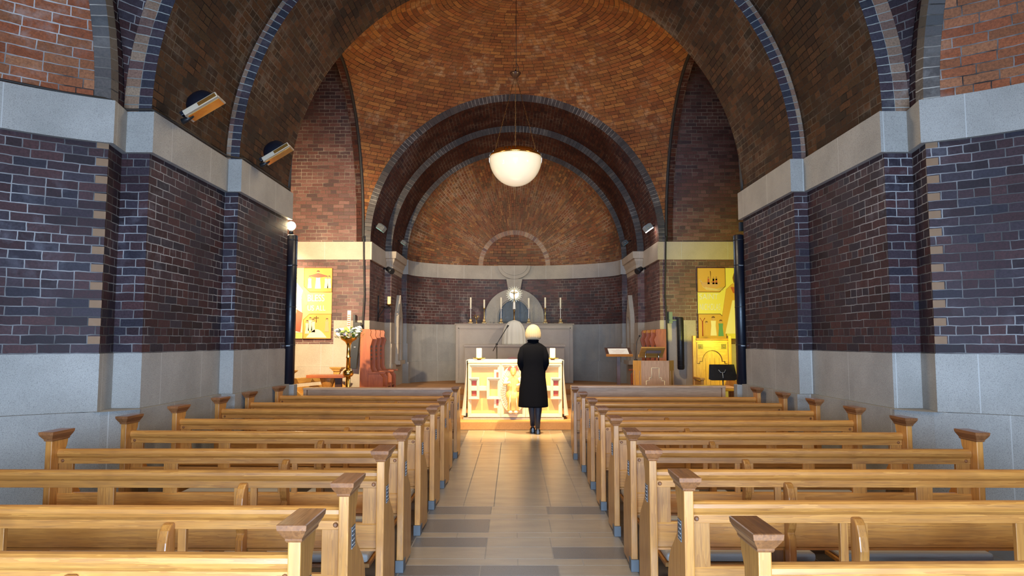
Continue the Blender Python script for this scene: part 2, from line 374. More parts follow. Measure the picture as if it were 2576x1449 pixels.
# left nave side, running south to north (room on the right hand)
a0 = math.asin((NX-NC[0])/NR)
arc = []
ang0 = math.atan2(-sqrt(NR**2-(NX-NC[0])**2), -(NX-NC[0])); ang1 = math.atan2(sqrt(NR**2-(NX-NC[0])**2), -(NX-NC[0])) - 2*pi
for i in range(49):
    t = ang0 + (ang1-ang0)*i/48
    arc.append((-NC[0]+NR*cos(t), NC[1]+NR*sin(t)))
nave_l = [(-HN, -3.0), (-HN, 1.2)] + arc + [(-HN, Y1), (-HW1, Y1), (-HW1, Y2), (-HW2, Y2), (-HW2, Y3), (-3.75, Y3)]
plinth_l = [(-HN, -3.0), (-HN, 1.2)] + arc[:-1] + [(-3.46, 5.72), (-3.28, 5.93), (-HW1, Y1), (-HW1, Y2), (-HW2, Y2), (-HW2, Y3), (-3.75, Y3)]
for side, mir in (('left', False), ('right', True)):
    P = mirror(nave_l) if mir else nave_l; PP = mirror(plinth_l) if mir else plinth_l
    mb = MB(); wallstrip(mb, P, ZD, ZB0, 0, 0, False); mb.build('wall_%s' % side, B_NAVE, kind='structure', fix=False)
    mb = MB(); wallstrip(mb, P, ZB0, ZB1, .05, 0); mb.build('trim_%d' % (2 if mir else 1), ST, kind='structure', fix=False)
    mb = MB(); wallstrip(mb, P, .87, ZD, .008, 0); wallstrip(mb, PP, 0, .87, .055, 0)
    fill = [arc[-3], arc[-1], (-HN, Y1), (-HW1-.001, Y1), (-3.2, 5.90), (-3.40, 5.66), arc[-2]]; fill = [(-x, y) for x, y in fill] if mir else fill
    mb.face([(x, y, .869) for x, y in fill]); mb.build('baseboard_%s' % side, ST, kind='structure', fix=False)
    # tan quoin bricks in alternate courses on the niche corner
    sg = 1 if mir else -1
    mb = MB(); (xa, ya), (xb, yb) = arc[-1], arc[-3]
    dx, dy = (xb-xa), (yb-ya); L = math.hypot(dx, dy); dx /= L; dy /= L
    k = 0; z = ZD+.075
    while z < ZB0-.05:
        n = Vector((-dy, dx)); n = n if (n.x > 0) else -n
        w = .085; e = .003
        q = [(xa+.002, ya+.002), (xa+dx*w, ya+dy*w)]
        pts = [(q[0][0]+n.x*e, q[0][1]+n.y*e), (q[1][0]+n.x*e, q[1][1]+n.y*e), (q[1][0]-n.x*.03, q[1][1]-n.y*.03), (q[0][0]-n.x*.03, q[0][1]-n.y*.03)]
        if mir: pts = [(-x, y) for x, y in pts]
        mb.prism(pts, 2, z+.006, z+.069); z += .15
    mb.build('trim_%d' % (12 if mir else 11), flat('tan_brick', (.24, .135, .07), .7) if not mir else MATS['tan_brick'], kind='structure')
# transepts and chancel
HC, HC2, HA = 2.98, 2.83, 2.70
def apse_pt(t): return (-HA*cos(t), Y6+(Y7-Y6)*sin(t))
apse_path = [(-3.0, Y6)]+[apse_pt(pi*i/40) for i in range(41)]+[(3.0, Y6)]
tran_l = [(-3.75, Y3), (-7.2, Y3), (-7.2, Y4), (-HC, Y4), (-HC, Y5), (-HC2, Y5), (-HC2, Y6+.06)]
for side, mir in (('left', False), ('right', True)):
    P = mirror(tran_l) if mir else tran_l
    up = [(-3.75, Y3), (-7.2, Y3), (-7.2, Y4), (-HW2-.0, Y4)]; up = mirror(up) if mir else up
    tall = [(-3.2, Y3+.16), (-3.75, Y3+.16)]
    mb = MB(); wallstrip(mb, P, 1.30, ZB0, 0, 0, False); wallstrip(mb, up, ZB1, 8.2, 0, 0, False)
    mb.build('wall_transept_%s' % side, B_TRAN, kind='structure', fix=False)
    mb = MB(); wallstrip(mb, P, ZB0, ZB1, .04, 0)
    mb.build('trim_%d' % (4 if mir else 3), STW, kind='structure', fix=False)
    # dado: brick comes lower behind the painting
    low = [(-3.75, Y3), (-7.2, Y3), (-7.2, Y4), (-3.70, Y4)]; hi = [(-3.70, Y4), (-HC, Y4), (-HC, Y5), (-HC2, Y5), (-HC2, Y6+.06)]
    if mir: low, hi = mirror(low), mirror(hi)
    mb = MB(); wallstrip(mb, low, 0, .93, .05); wallstrip(mb, low, .93, 1.39, .012)
    wallstrip(mb, hi, 0, .93, .06); wallstrip(mb, hi, .93, 1.39, .035); wallstrip(mb, hi, 1.39, 1.87, .012)
    mb.build('baseboard_transept_%s' % side, STW, kind='structure', fix=False)
mb = MB(); wallstrip(mb, apse_path, 1.87, ZB0, 0, 0, False); mb.build('wall_apse', B_APSE, kind='structure', fix=False)
mb = MB(); wallstrip(mb, apse_path, ZB0, ZB1, .04); mb.build('trim_5', STG, kind='structure', fix=False)
mb = MB(); wallstrip(mb, apse_path, 0, .93, .08); wallstrip(mb, apse_path, .93, 1.39, .045); wallstrip(mb, apse_path, 1.39, 1.89, .012); mb.build('baseboard_apse', STG, kind='structure', fix=False)
# nave side brickwork of transept piers above the band (spandrels of the arch at the crossing)
# back wall with the glazed entrance
mb = MB()
for (x0, x1, z0, z1) in ((-HN, -2.9, 0, 8.2), (2.9, HN, 0, 8.2), (-2.9, 2.9, 3.9, 8.2)):
    mb.face([(x0, -3, z0), (x1, -3, z0), (x1, -3, z1), (x0, -3, z1)], [(x0, z0), (x1, z0), (x1, z1), (x0, z1)])
mb.build('wall_back', B_NAVE, kind='structure', fix=False)

def barrel(name, r0, ya, yb, mat, zc=ZB1, n=72, a_0=0, a_1=pi, m2=None):
    mb = MB(); ny = max(1, int((yb-ya)/.4))
    for i in range(n):
        t0 = a_0+(a_1-a_0)*i/n; t1 = a_0+(a_1-a_0)*(i+1)/n
        p = lambda t, y: (-r0*cos(t), y, zc+r0*sin(t))
        mb.face([p(t0, ya), p(t0, yb), p(t1, yb), p(t1, ya)], [(ya, t0*r0), (yb, t0*r0), (yb, t1*r0), (ya, t1*r0)], 0, True)
    return mb.build(name, mat, kind='structure', fix=False)
def ring(name, ri, ro, y, mats, splits, zc=ZB1, n=96):
    """flat face of an arch: rows of headers, each row its own radial band"""
    mb = MB(); rs = [ri]+splits+[ro]
    for k in range(len(rs)-1):
        a, b = rs[k], rs[k+1]
        for i in range(n):
            t0 = pi*i/n; t1 = pi*(i+1)/n
            p = lambda t, r: (-r*cos(t), y, zc+r*sin(t))
            mb.face([p(t0, a), p(t1, a), p(t1, b), p(t0, b)], [(.03, t0*ro), (.03, t1*ro), (.03+b-a, t1*ro), (.03+b-a, t0*ro)], k)
    return mb.build(name, mats, kind='structure', fix=False)
barrel('ceiling_nave_vault', HW1, Y1, Y2, B_SOFF)
barrel('ceiling_nave_vault', HW2, Y2, Y3, B_SOFF)
ring('trim_6', HW1, HN, Y1, [B_RINGB, B_RINGT], [HW1+.12])
ring('trim_7', HW2, HW1, Y2, [B_RINGB, B_RINGT], [HW2+.10])
barrel('ceiling_entrance_vault', HN, -3, 1.2, B_SOFF)
barrel('ceiling_chancel_vault', HC, Y4, Y5, B_DEEP)
barrel('ceiling_chancel_vault', HC2, Y5, Y6, B_DEEP)
ring('trim_8', HC, HW2, Y4, [B_RINGD], [])
ring('trim_9', HC2, HC, Y5, [B_RINGD], [])
ring('trim_10', HA, HC2, Y6, [B_RINGD], [])
# a wall closing the north side of the nave vault above the arch
def clip(poly, f):
    """clip a polygon of (point, uv) against f(point) >= 0"""
    out = []
    for i in range(len(poly)):
        (p, u), (q, w) = poly[i], poly[(i+1) % len(poly)]
        fp, fq = f(p), f(q)
        if fp >= 0: out.append((p, u))
        if (fp < 0) != (fq < 0):
            t = fp/(fp-fq); out.append((tuple(p[k]+(q[k]-p[k])*t for k in range(3)), tuple(u[k]+(w[k]-u[k])*t for k in range(2))))
    return out
def shell(name, c, ax, mat, fs, h=.075, n=160, t0=0, t1=2*pi, inset=0):
    """ellipsoidal brick shell laid in horizontal rings, cut by the clip functions"""
    mb = MB(); a, b, cz = ax; phi = 0; row = 0
    while phi < pi/2-.02:
        d = sqrt((a*sin(phi))**2+(cz*cos(phi))**2); dp = h/d; phi1 = min(pi/2, phi+dp)
        rm = a*cos((phi+phi1)/2)
        off = random.random()*.2 if row % 2 else random.random()*.2+.11
        for i in range(n):
            q0 = t0+(t1-t0)*i/n; q1 = t0+(t1-t0)*(i+1)/n
            def P(q, f): return (c[0]+a*cos(f)*cos(q), c[1]+b*cos(f)*sin(q), c[2]+cz*sin(f))
            poly = [(P(q0, phi), (q0*rm+off, row*h)), (P(q0, phi1), (q0*rm+off, row*h+h)), (P(q1, phi1), (q1*rm+off, row*h+h)), (P(q1, phi), (q1*rm+off, row*h))]
            for f in fs:
                poly = clip(poly, f)
                if len(poly) < 3: break
            if len(poly) >= 3: mb.face([x[0] for x in poly], [x[1] for x in poly], 0, False)
        phi = phi1; row += 1
    return mb.build(name, mat, kind='structure', fix=False)
# crossing dome: a sail vault, semicircular to nave and chancel, elliptical to the transepts
YC = (Y3+Y4)/2; HL = (Y4-Y3)/2
mb = MB(); CR = sqrt(17); phi = 0; row = 0
def dome_pt(th, f):
    c2, s2 = cos(th)**2, sin(th)**2; K = 17*cos(f)**2
    a_ = .0445*c2*s2; b_ = .754*c2+1.305*s2
    r2 = K/b_ if a_ < 1e-9 else (-b_+sqrt(b_*b_+4*a_*K))/(2*a_)
    r = sqrt(max(0, r2)); return (r*cos(th), YC+r*sin(th), ZB1+CR*sin(f))
dclip = [lambda p: HL-(p[1]-YC), lambda p: HL+(p[1]-YC), lambda p: HW2-p[0], lambda p: HW2+p[0]]
while phi < pi/2-.03:
    p0, p1 = dome_pt(.9, phi), dome_pt(.9, phi+.01)
    phi1 = min(pi/2-.001, phi+.01*.075/math.dist(p0, p1)); q = dome_pt(.8, (phi+phi1)/2); rm = math.hypot(q[0], q[1]-YC)
    off = random.random()*.2+(row % 2)*.11
    for i in range(160):
        a, b = 2*pi*i/160, 2*pi*(i+1)/160
        poly = [(dome_pt(a, phi), (a*rm+off, row*.075)), (dome_pt(a, phi1), (a*rm+off, row*.075+.075)), (dome_pt(b, phi1), (b*rm+off, row*.075+.075)), (dome_pt(b, phi), (b*rm+off, row*.075))]
        for f in dclip:
            poly = clip(poly, f)
            if len(poly) < 3: break
        if len(poly) >= 3: mb.face([x[0] for x in poly], [x[1] for x in poly])
    phi = phi1; row += 1
mb.build('ceiling_dome', B_DOME, kind='structure', fix=False)
# vault over the front bay
shell('ceiling_front_bay', (0, 3.6, ZB1), (4.27, 4.27, 4.27), B_NAVE, [lambda p: 2.4-(p[1]-3.6), lambda p: 2.4+(p[1]-3.6), lambda p: HN-p[0], lambda p: HN+p[0]], n=200)
for s in (-1, 1):
    shell('ceiling_side_niche', (s*NC[0], NC[1], ZB1), (NR, NR, 2.55), B_NICHE, [lambda p, s=s: s*p[0]-3.58], h=.082, n=140)
    # ring of headers round the niche opening: soffit and face
    mb = MB(); hw = sqrt(NR**2-(NX-NC[0])**2); hh = 2.55*hw/NR; n = 90
    hw2 = sqrt(NR**2-(3.58-NC[0])**2); hh2 = 2.55*hw2/NR
    for i in range(n):
        for (A, k) in (((NX+.12, hw2, hh2, NX, hw, hh), 0), ((NX, hw, hh, NX, hw+.11, hh+.11), 1), ((NX, hw+.11, hh+.11, NX+.08, hw+.13, hh+.13), 2)):
            x0, w0, h0, x1, w1, h1 = A
            p = lambda t, x, w, h: (s*x, NC[1]-w*cos(t), ZB1+h*sin(t))
            t0, t1 = pi*i/n, pi*(i+1)/n
            mb.face([p(t0, x0, w0, h0), p(t1, x0, w0, h0), p(t1, x1, w1, h1), p(t0, x1, w1, h1)], [(.03, t0*2.2), (.03, t1*2.2), (.13, t1*2.2), (.13, t0*2.2)], k)
    mb.build('trim_%d' % (14 if s > 0 else 13), [B_RINGD, B_RINGD, RUBBER], kind='structure', fix=False)
    # blocking above the niche between ring and bay vault
    mb = MB()
    for i in range(n):
        t0, t1 = pi*i/n, pi*(i+1)/n
        q = lambda t: (s*(NX+.07), NC[1]-(hw+.11)*cos(t), ZB1+(hh+.11)*sin(t))
        r = lambda t: (s*(NX+.07), NC[1]-2.47*cos(t), ZB1+2.60*sin(t))
        mb.face([q(t0), q(t1), r(t1), r(t0)], None, 0)
    mb.build('wall_niche_%s' % ('right' if s > 0 else 'left'), B_NAVE, kind='structure', fix=False)
# dark moulded rim along the transept edges of the dome, and the brick outer face of each edge
for s in (-1, 1):
    arcp = [(YC-HL*cos(pi*i/60), ZB1+3.1*sin(pi*i/60)) for i in range(61)]
    MB().tube([(s*(HW2-.0), y, z) for y, z in arcp], .03, 8).build('trim_%d' % (16 if s > 0 else 15), RUBBER, kind='structure')
    mb = MB()
    for i in range(60):
        (y0, z0), (y1, z1) = arcp[i], arcp[i+1]
        f = 1.10
        q = [(y0, z0), (y1, z1), (YC+(y1-YC)*f, ZB1+(z1-ZB1)*f), (YC+(y0-YC)*f, ZB1+(z0-ZB1)*f)]
        mb.loft([[(s*(HW2+.02), a, b) for a, b in q], [(s*(HW2+.14), a, b) for a, b in q]])
    mb.build('wall_dome_edge_%s' % ('right' if s > 0 else 'left'), B_DEEP, kind='structure')
# half dome of the apse: bricks fan out from a small arch
mb = MB()
def ap(rho, t): return (-HA*rho*cos(t), Y6+(Y7-Y6)*sqrt(max(0, 1-rho*rho)), ZB1+HA*rho*sin(t))
rhos = [.0, .08, .16, .24, .315, .36]+[.36+.64*sin(pi/2*i/14) for i in range(1, 15)]
NT = 64
for k in range(len(rhos)-1):
    r0, r1 = rhos[k], rhos[k+1]
    for i in range(NT):
        t0, t1 = pi*i/NT, pi*(i+1)/NT
        P = [ap(r0, t0), ap(r0, t1), ap(r1, t1), ap(r1, t0)]
        if r1 <= .316: mb.face(P, [(p[0], p[2]) for p in P], 1, True)
        elif r1 <= .361: mb.face(P, [(.03, t0*.92), (.03, t1*.92), (.15, t1*.92), (.15, t0*.92)], 2, True)
        else:
            def L(r): return HA*math.asin(min(1, r))
            mb.face(P, [(L(r0), t0*2.5), (L(r0), t1*2.5), (L(r1), t1*2.5), (L(r1), t0*2.5)], 0, True)
mb.build('ceiling_apse', [B_FAN, B_FAN, B_RINGT], kind='structure', fix=False)
# flat ceilings closing transepts
mb = MB(); mb.box(-7.3, 7.3, Y3-.1, Y4+.1, 8.2, 8.3); mb.build('ceiling_transept', B_SOFF, kind='structure')
mb = MB()
for s in (-1, 1):   # masonry of the crossing piers above the band, on the transept side
    mb.box(s*3.75, s*3.20, Y3-.001, Y3+.14, ZB1, 8.2) if s > 0 else mb.box(-3.75, -3.20, Y3-.001, Y3+.14, ZB1, 8.2)
mb.build('wall_crossing', B_TRAN, kind='structure')
# floor: dark slabs under the pews, laid slabs in the aisle
mb = MB(); mb.box(-7.4, 7.4, -3.1, 19, -.1, -.0012, 0)
def slab(x0, x1, y0, y1, mi, g=.004): mb.box(x0+g, x1-g, y0+g, y1-g, -.012, 0, mi)
rows = [(3.9, 4.36, [(-.75, -.30, 1), (-.30, .24, 2), (.24, .75, 1)]), (4.36, 4.56, [(-.75, -.24, 2), (-.24, .26, 2), (.26, .75, 1)]),
        (4.56, 4.69, [(-.75, 0, 1), (0, .43, 1), (.43, .75, 1)]), (4.69, 4.955, [(-.75, -.22, 1), (-.22, .24, 1), (.24, .75, 2)]),
        (4.955, 5.19, [(-.75, -.22, 2), (-.22, .24, 1), (.24, .75, 1)]), (5.19, 5.32, [(-.75, -.45, 1), (-.45, 0, 1), (0, .47, 1), (.47, .75, 1)]),
        (5.32, 5.71, [(-.75, -.22, 2), (-.22, .26, 1), (.26, .75, 1)]), (5.71, 5.87, [(-.75, -.43, 1), (-.43, 0, 1), (0, .46, 1), (.46, .75, 1)]),
        (5.87, 6.14, [(-.75, -.22, 2), (-.22, .26, 1), (.26, .75, 2)])]
for y0, y1, cs in rows:
    for x0, x1, mi in cs: slab(x0, x1, y0, y1, mi)
for y0, y1 in ((1.2, 1.7), (1.7, 2.3), (2.3, 2.9), (2.9, 3.4), (3.4, 3.9)):
    for x0, x1 in ((-.75, -.25), (-.25, .25), (.25, .75)): slab(x0, x1, y0, y1, 1)
yy = 6.14
for ln, cs in ((1.65, (-.75, -.47, -.2, .3, .58, .75)), (2.0, (-.75, -.47, -.2, .3, .58, .75)), (.16, (-.75, -.2, .3, .75)), (1.35, (-.75, -.5, -.15, .25, .55, .75))):
    y1 = min(yy+ln, 11.3)
    for i in range(len(cs)-1): slab(cs[i], cs[i+1], yy, y1, 1)
    yy = y1
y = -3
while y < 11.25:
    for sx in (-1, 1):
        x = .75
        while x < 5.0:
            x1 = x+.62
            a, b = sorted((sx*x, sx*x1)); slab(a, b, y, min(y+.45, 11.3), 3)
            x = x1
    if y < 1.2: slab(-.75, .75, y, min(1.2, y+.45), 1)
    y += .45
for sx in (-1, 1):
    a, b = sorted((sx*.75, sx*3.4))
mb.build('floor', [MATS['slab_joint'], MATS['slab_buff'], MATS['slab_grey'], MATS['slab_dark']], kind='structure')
# sanctuary platforms
mb = MB(); mb.box(-7.15, 7.15, 11.31, 17.1, 0, .135); mb.box(-HC-.0, HC, 13.64, 17.1, .135, .285); mb.box(-2.9, 2.9, 15.1, 17.1, .285, .41); mb.box(-2.6, 2.6, 17.05, 18.3, .0, .41)
mb.build('floor_sanctuary', CARP, kind='structure', bevel=.01)
# capitals under the inner arch
for s in (-1, 1):
    mb = MB(); lv = [(3.02, .0), (3.10, .02), (3.20, .05), (3.28, .10), (3.33, .11), (3.335, .15), (3.44, .17), (3.49, .17), (3.495, .14)]
    loops = []
    for z, d in lv:
        xo, xi = HC+.03, HC2-d*.8; y0 = Y5-d; y1 = Y6-.02
        q = [(xo, y0), (xi, y0), (xi, y1), (xo, y1)]
        loops.append([(s*x, y, z) for x, y in q])
    mb.loft(loops); mb.build('trim_%d' % (18 if s > 0 else 17), STW, kind='structure', bevel=.006)
# stone roundel and key on the band over the niche arch
def back_y(x): return Y6+(Y7-Y6)*sqrt(max(0, 1-(x/HA)**2))
mb = MB()
yb = Y7-.05
half = [(.44*cos(pi+pi*i/24), ZB1+.37*sin(pi+pi*i/24)) for i in range(25)]
mb.prism(half, 1, yb-.10, yb)
half = [(.36*cos(pi+pi*i/24), ZB1+.27*sin(pi+pi*i/24)) for i in range(25)]
mb.prism(half, 1, yb-.12, yb-.10)
mb.prism([(-.22, 3.13), (.22, 3.13), (.17, 2.85), (-.17, 2.85)], 1, yb-.08, yb)
mb.build('trim_19', STG, kind='structure', bevel=.01)
# the niche arch behind the high altar
mb = MB(); zc = 2.05; ro, ri = .80, .45
o_ = [(-ro, 1.87)]+[(-ro*cos(pi*i/32), zc+ro*sin(pi*i/32)) for i in range(33)]+[(ro, 1.87)]
i_ = [(-ri, 1.87)]+[(-ri*cos(pi*i/32), zc+.03+ri*1.12*sin(pi*i/32)) for i in range(33)]+[(ri, 1.87)]
for k in range(len(o_)-1):
    a, b, c, d = o_[k], o_[k+1], i_[k+1], i_[k]
    mb.loft([[(p[0], Y7-.24, p[1]) for p in (a, b, c, d)], [(p[0], Y7+.2, p[1]) for p in (a, b, c, d)]])
i2 = [(p[0]*.93, 1.87+(p[1]-1.87)*.95) for p in i_]
for k in range(len(o_)-1):
    a, b, c, d = i_[k], i_[k+1], i2[k+1], i2[k]
    mb.loft([[(p[0], Y7-.20, p[1]) for p in (a, b, c, d)], [(p[0], Y7+.2, p[1]) for p in (a, b, c, d)]])
mb.build('trim_20', STG, kind='structure')
mb = MB(); mb.prism(i2, 1, Y7-.13, Y7-.09); mb.box(-.42, .42, Y7-.15, Y7-.13, 1.93, 1.95); mb.box(-.42, .42, Y7-.15, Y7-.13, 1.97, 1.985)
mb.build('door_1', DARKGLASS, kind='structure')
# gabled stone niches on both side walls
for s in (-1, 1):
    mb = MB(); x0 = HC2; y0, y1 = 16.12, 16.72; ym = (y0+y1)/2
    outer = [(y0, 1.39), (y0, 2.02), (ym, 2.55), (y1, 2.02), (y1, 1.39)]
    lz = [(y0+.14, 1.39)]+[(ym-.16*cos(pi*i/12), 1.82+.16*1.3*sin(pi*i/12)) for i in range(13)]+[(y1-.14, 1.39)]
    # plate with an opening: fan of quads between the arch and the gable
    full = outer; m = len(lz)
    def edge(t):  # point along the gable outline
        segs = [math.dist(full[i], full[i+1]) for i in range(4)]; T = t*sum(segs)
        for i, q in enumerate(segs):
            if T <= q or i == 3:
                f = min(1, T/q); return (full[i][0]+(full[i+1][0]-full[i][0])*f, full[i][1]+(full[i+1][1]-full[i][1])*f)
            T -= q
    for k in range(m-1):
        a, b = edge(k/(m-1)), edge((k+1)/(m-1)); c, d = lz[k+1], lz[k]
        mb.loft([[(s*(x0-.10), p[0], p[1]) for p in (a, b, c, d)], [(s*(x0+.05), p[0], p[1]) for p in (a, b, c, d)]])
    mb.box(*sorted((s*(x0-.16), s*x0)), y0-.05, y1+.05, .90, .99)
    mb.box(*sorted((s*(x0-.10), s*x0)), y0, y0+.14, .99, 1.388); mb.box(*sorted((s*(x0-.10), s*x0)), y1-.14, y1, .99, 1.388)
    mb.build('trim_%d' % (22 if s > 0 else 21), STW, kind='structure')
# entrance glazing bars, out of frame; the daylight area light stands just inside
mb = MB()
for x in (-2.9, -1.45, -.05, 1.35, 2.8): mb.box(x, x+.1, -3.02, -2.94, 0, 3.9)
for z in (0, 2.2, 3.8): mb.box(-2.9, 2.9, -3.0, -2.96, z, z+.1)
mb.build('door_2', OX[2], kind='structure')

# ------------------------------------------------------------------ pews
GROUP_P = 'oak pews either side of the aisle'
END_PROF = [(.0, .07), (.0, .815), (.165, .815), (.155, .77), (.13, .73), (.125, .66), (.145, .60), (.20, .55), (.265, .50), (.315, .44), (.335, .36), (.34, .20), (.34, .015), (.085, .015), (.085, .07)]
def bench_end(parent, x, s, plaque):
    pts = [(y+.015, z) for y, z in END_PROF]
    e = MB().prism(pts, 0, x-.021, x+.021).build('bench_end', OX[2], parent, bevel=.004)
    loops = []
    for z, dx, dy in ((.812, .024, .004), (.818, .027, .008), (.824, .027, .009), (.832, .032, .016), (.846, .041, .026), (.852, .043, .030), (.855, .046, .032), (.872, .048, .034), (.874, .044, .03)):
        y0, y1 = .015-dy, .18+dy*.6
        loops.append([(x-dx, y0, z), (x+dx, y0, z), (x+dx, y1, z), (x-dx, y1, z)])
    c = MB().loft(loops).build('cap', OXD[1], e); c['label'] = 'dark worn moulded cap'
    f = MB().box(x-.026, x+.026, .0, .09, 0, .075).build('foot', BLUEST, e, bevel=.003); f['label'] = 'grey metal shoe'
    if plaque:
        xs = x-s*.022
        p = MB().box(*sorted((xs, xs-s*.002)), .065, .125, .585, .675).build('plaque', BLUEST, e)
        q = MB(); xt = xs-s*.002
        for k in range(4): q.box(*sorted((xt, xt-s*.001)), .072+.004*(k % 2), .118-.006*((k*2) % 3), .655-.019*k, .660-.019*k)
        q.box(*sorted((xt, xt-s*.001)), .066, .124, .671, .673).box(*sorted((xt, xt-s*.001)), .066, .124, .587, .589)
        t = q.build('plaque_text', flat('plaque_silver', (.7, .72, .75), .4, .6) if 'plaque_silver' not in MATS else MATS['plaque_silver'], e)
def make_pew(s, L):
    root = thing('pew', (0, 0, 0), 'x', 'pew', GROUP_P)
    bench_end(root, 0, s, True); bench_end(root, s*L, s, False)
    def X(a, b): return sorted((s*a, s*b))
    prof = [(.085, .660), (.085, .698), (.078, .702), (.070, .712), (.066, .728), (.070, .744), (.080, .753), (.095, .756), (.115, .752), (.125, .740), (.125, .660)]
    MB().prism(prof, 0, *X(.021, L-.021)).build('top_rail', OX[0], root, bevel=.002)
    MB().prism([(.09, .345), (.09, .465), (.096, .475), (.118, .475), (.118, .345)], 0, *X(.021, L-.021)).build('lower_rail', OX[0], root)
    MB().prism([(.10, .325), (.10, .337), (.11, .345), (.43, .345), (.44, .337), (.44, .325)], 0, *X(.021, L-.021)).build('seat', OX[0], root)
    MB().box(*X(.021, L-.021), .40, .42, .26, .325).build('apron', OX[0], root)
    for a, w in ((.021, .09), (.745-.06, .035), (.745+.028, .035), (1.46, .09), (L-.111, .09)):
        MB().box(*X(a, a+w), .094, .116, .47, .665).build('stile', OX[2], root, bevel=.002)
    br = [(.092, .0), (.03, .0), (.03, .40), (.048, .43), (.03, .455), (.015, .50), (.010, .56), (.018, .62), (.035, .665), (.055, .685), (.075, .69), (.088, .682), (.095, .66)]
    MB().prism(br, 0, *X(.728, .770)).build('scroll_bracket', OX[2], root, bevel=.006)
    MB().box(*X(.73, .765), .12, .40, .0, .325).build('seat_support', OX[2], root)
    for a in (.05, L-.05):
        p = MB().lathe([(.011, 0), (.011, .004), (.006, .009)], (0, 0, 0), 10); p.rot(Matrix.Translation((s*a, .086, .68)) @ Matrix.Rotation(pi/2, 4, 'X')); p.build('peg', OXD[2], root)
    return root
L0 = 2.25
LEFT = [(-.727, 2.216, -2.98, 2.24), (-.727, 2.855, -2.98, 2.88), (-.732, 3.667, -2.98, 3.68), (-.745, 4.407, -2.99, 4.40), (-.75, 5.23, -3.03, 5.31), (-.737, 6.018, -3.04, 6.12), (-.738, 6.871, -3.05, 7.02), (-.768, 7.66, -3.03, 7.75), (-.751, 8.60, -3.03, 8.72)]
RIGHT = [(.734, 2.116, 2.94, 2.15), (.718, 2.96, 2.94, 2.96), (.715, 3.696, 2.93, 3.68), (.738, 4.429, 2.93, 4.39), (.747, 5.21, 2.95, 5.20), (.748, 5.99, 2.975, 6.0), (.756, 6.83, 2.99, 6.83), (.757, 7.72, 3.0, 7.67), (.735, 8.52, 3.0, 8.49)]
ORD = ['nearest the camera', 'second from the camera', 'third from the camera', 'fourth from the camera', 'fifth from the camera', 'fifth-last before the altar step', 'third from the front', 'second from the front', 'frontmost, just behind the pale frontal']
ORD[5] = 'fourth from the front'
for s, rowsp in ((-1, LEFT), (1, RIGHT)):
    proto = make_pew(s, L0)
    for i, (x0, y0, x1, y1) in enumerate(rowsp):
        o = proto if i == 0 else copy_tree(proto)
        o.location = (x0, y0, 0)
        d = math.hypot(x1-x0, y1-y0); a = math.atan2(y1-y0, x1-x0); a = a if s > 0 else a-pi
        a = (a+pi) % (2*pi)-pi
        o.rotation_euler = (0, 0, a); o.scale = (d/L0, 1, 1)
        sd = 'left' if s < 0 else 'right'
        o['label'] = 'honey oak pew on the %s of the aisle, %s' % (sd, ORD[i])
# kneelers: padded boards just behind each pew back
def make_kneeler():
    root = thing('kneeler', (0, 0, 0), 'x', 'kneeler', 'padded kneelers between the pews')
    MB().box(-.44, .44, 0, .24, .155, .205).build('pad', PAD, root, bevel=.018)
    MB().box(-.45, .45, -.005, .245, .130, .154).build('board', OX[0], root, bevel=.003)
    for x in (-.38, .33): MB().box(x, x+.05, .03, .21, 0, .130).build('leg', OXD[2], root)
    return root
KORD = ['', '', 'third from camera', 'fourth from camera', 'fifth from camera', 'sixth from camera']
kn = make_kneeler(); first = True
for s, rowsp in ((-1, LEFT), (1, RIGHT)):
    sd = 'left' if s < 0 else 'right'
    for i, (x0, y0, x1, y1) in enumerate(rowsp):
        if i < 2 or i > 5: continue
        for k, (xc, hf) in enumerate(((.575, 'aisle'), (1.62, 'wall'))):
            o = kn if first else copy_tree(kn); first = False
            o.location = (x0+s*xc, y0-.30, 0)
            o['label'] = 'grey kneeler at the %s end behind the %s pew %s' % (hf, sd, KORD[i])
# low wooden tray on a left pew
t = thing('wooden_tray', (-2.62, 3.93, .345), 'small red-brown wooden tray on the seat of the third left pew from the camera', 'tray')
t.location = (-2.70, 3.80, .345)
MB().box(-.17, .17, 0, .14, 0, .012).build('tray_base', RW[0], t)
for x in (-.17, .13): MB().box(x, x+.04, -.01, .15, .012, .06).build('tray_handle', RW[0], t, bevel=.004)
# pale frontals before the first pews
for s, x0, x1, z1, lb in ((-1, -2.93, -.775, .805, 'long low pale pine frontal left of the aisle, before the frontmost pew'), (1, .775, 2.90, .835, 'long low pale pine frontal right of the aisle, before the frontmost pew')):
    t = thing('pew_frontal', ((x0+x1)/2, 9.55, 0), lb, 'pew frontal', 'pale pew frontals')
    w = (x1-x0)/2
    MB().box(-w, w, -.05, .14, z1-.028, z1).build('top_shelf', PW[0], t, bevel=.004)
    MB().box(-w+.04, w-.04, .03, .05, z1-.16, z1-.028).build('panel', PW[0], t)
    MB().box(-w+.04, w-.04, .03, .05, .10, .45).build('lower_panel', PW[0], t)
    for xx in (-w, w-.045): MB().box(xx, xx+.045, -.03, .12, 0, z1-.028).build('end_post', PW[2], t, bevel=.004)
    for xx in (-w+.045, w-.2): MB().box(xx, xx+.155, .03, .055, .45, z1-.16).build('stile', PW[2], t)

exec_parts = True
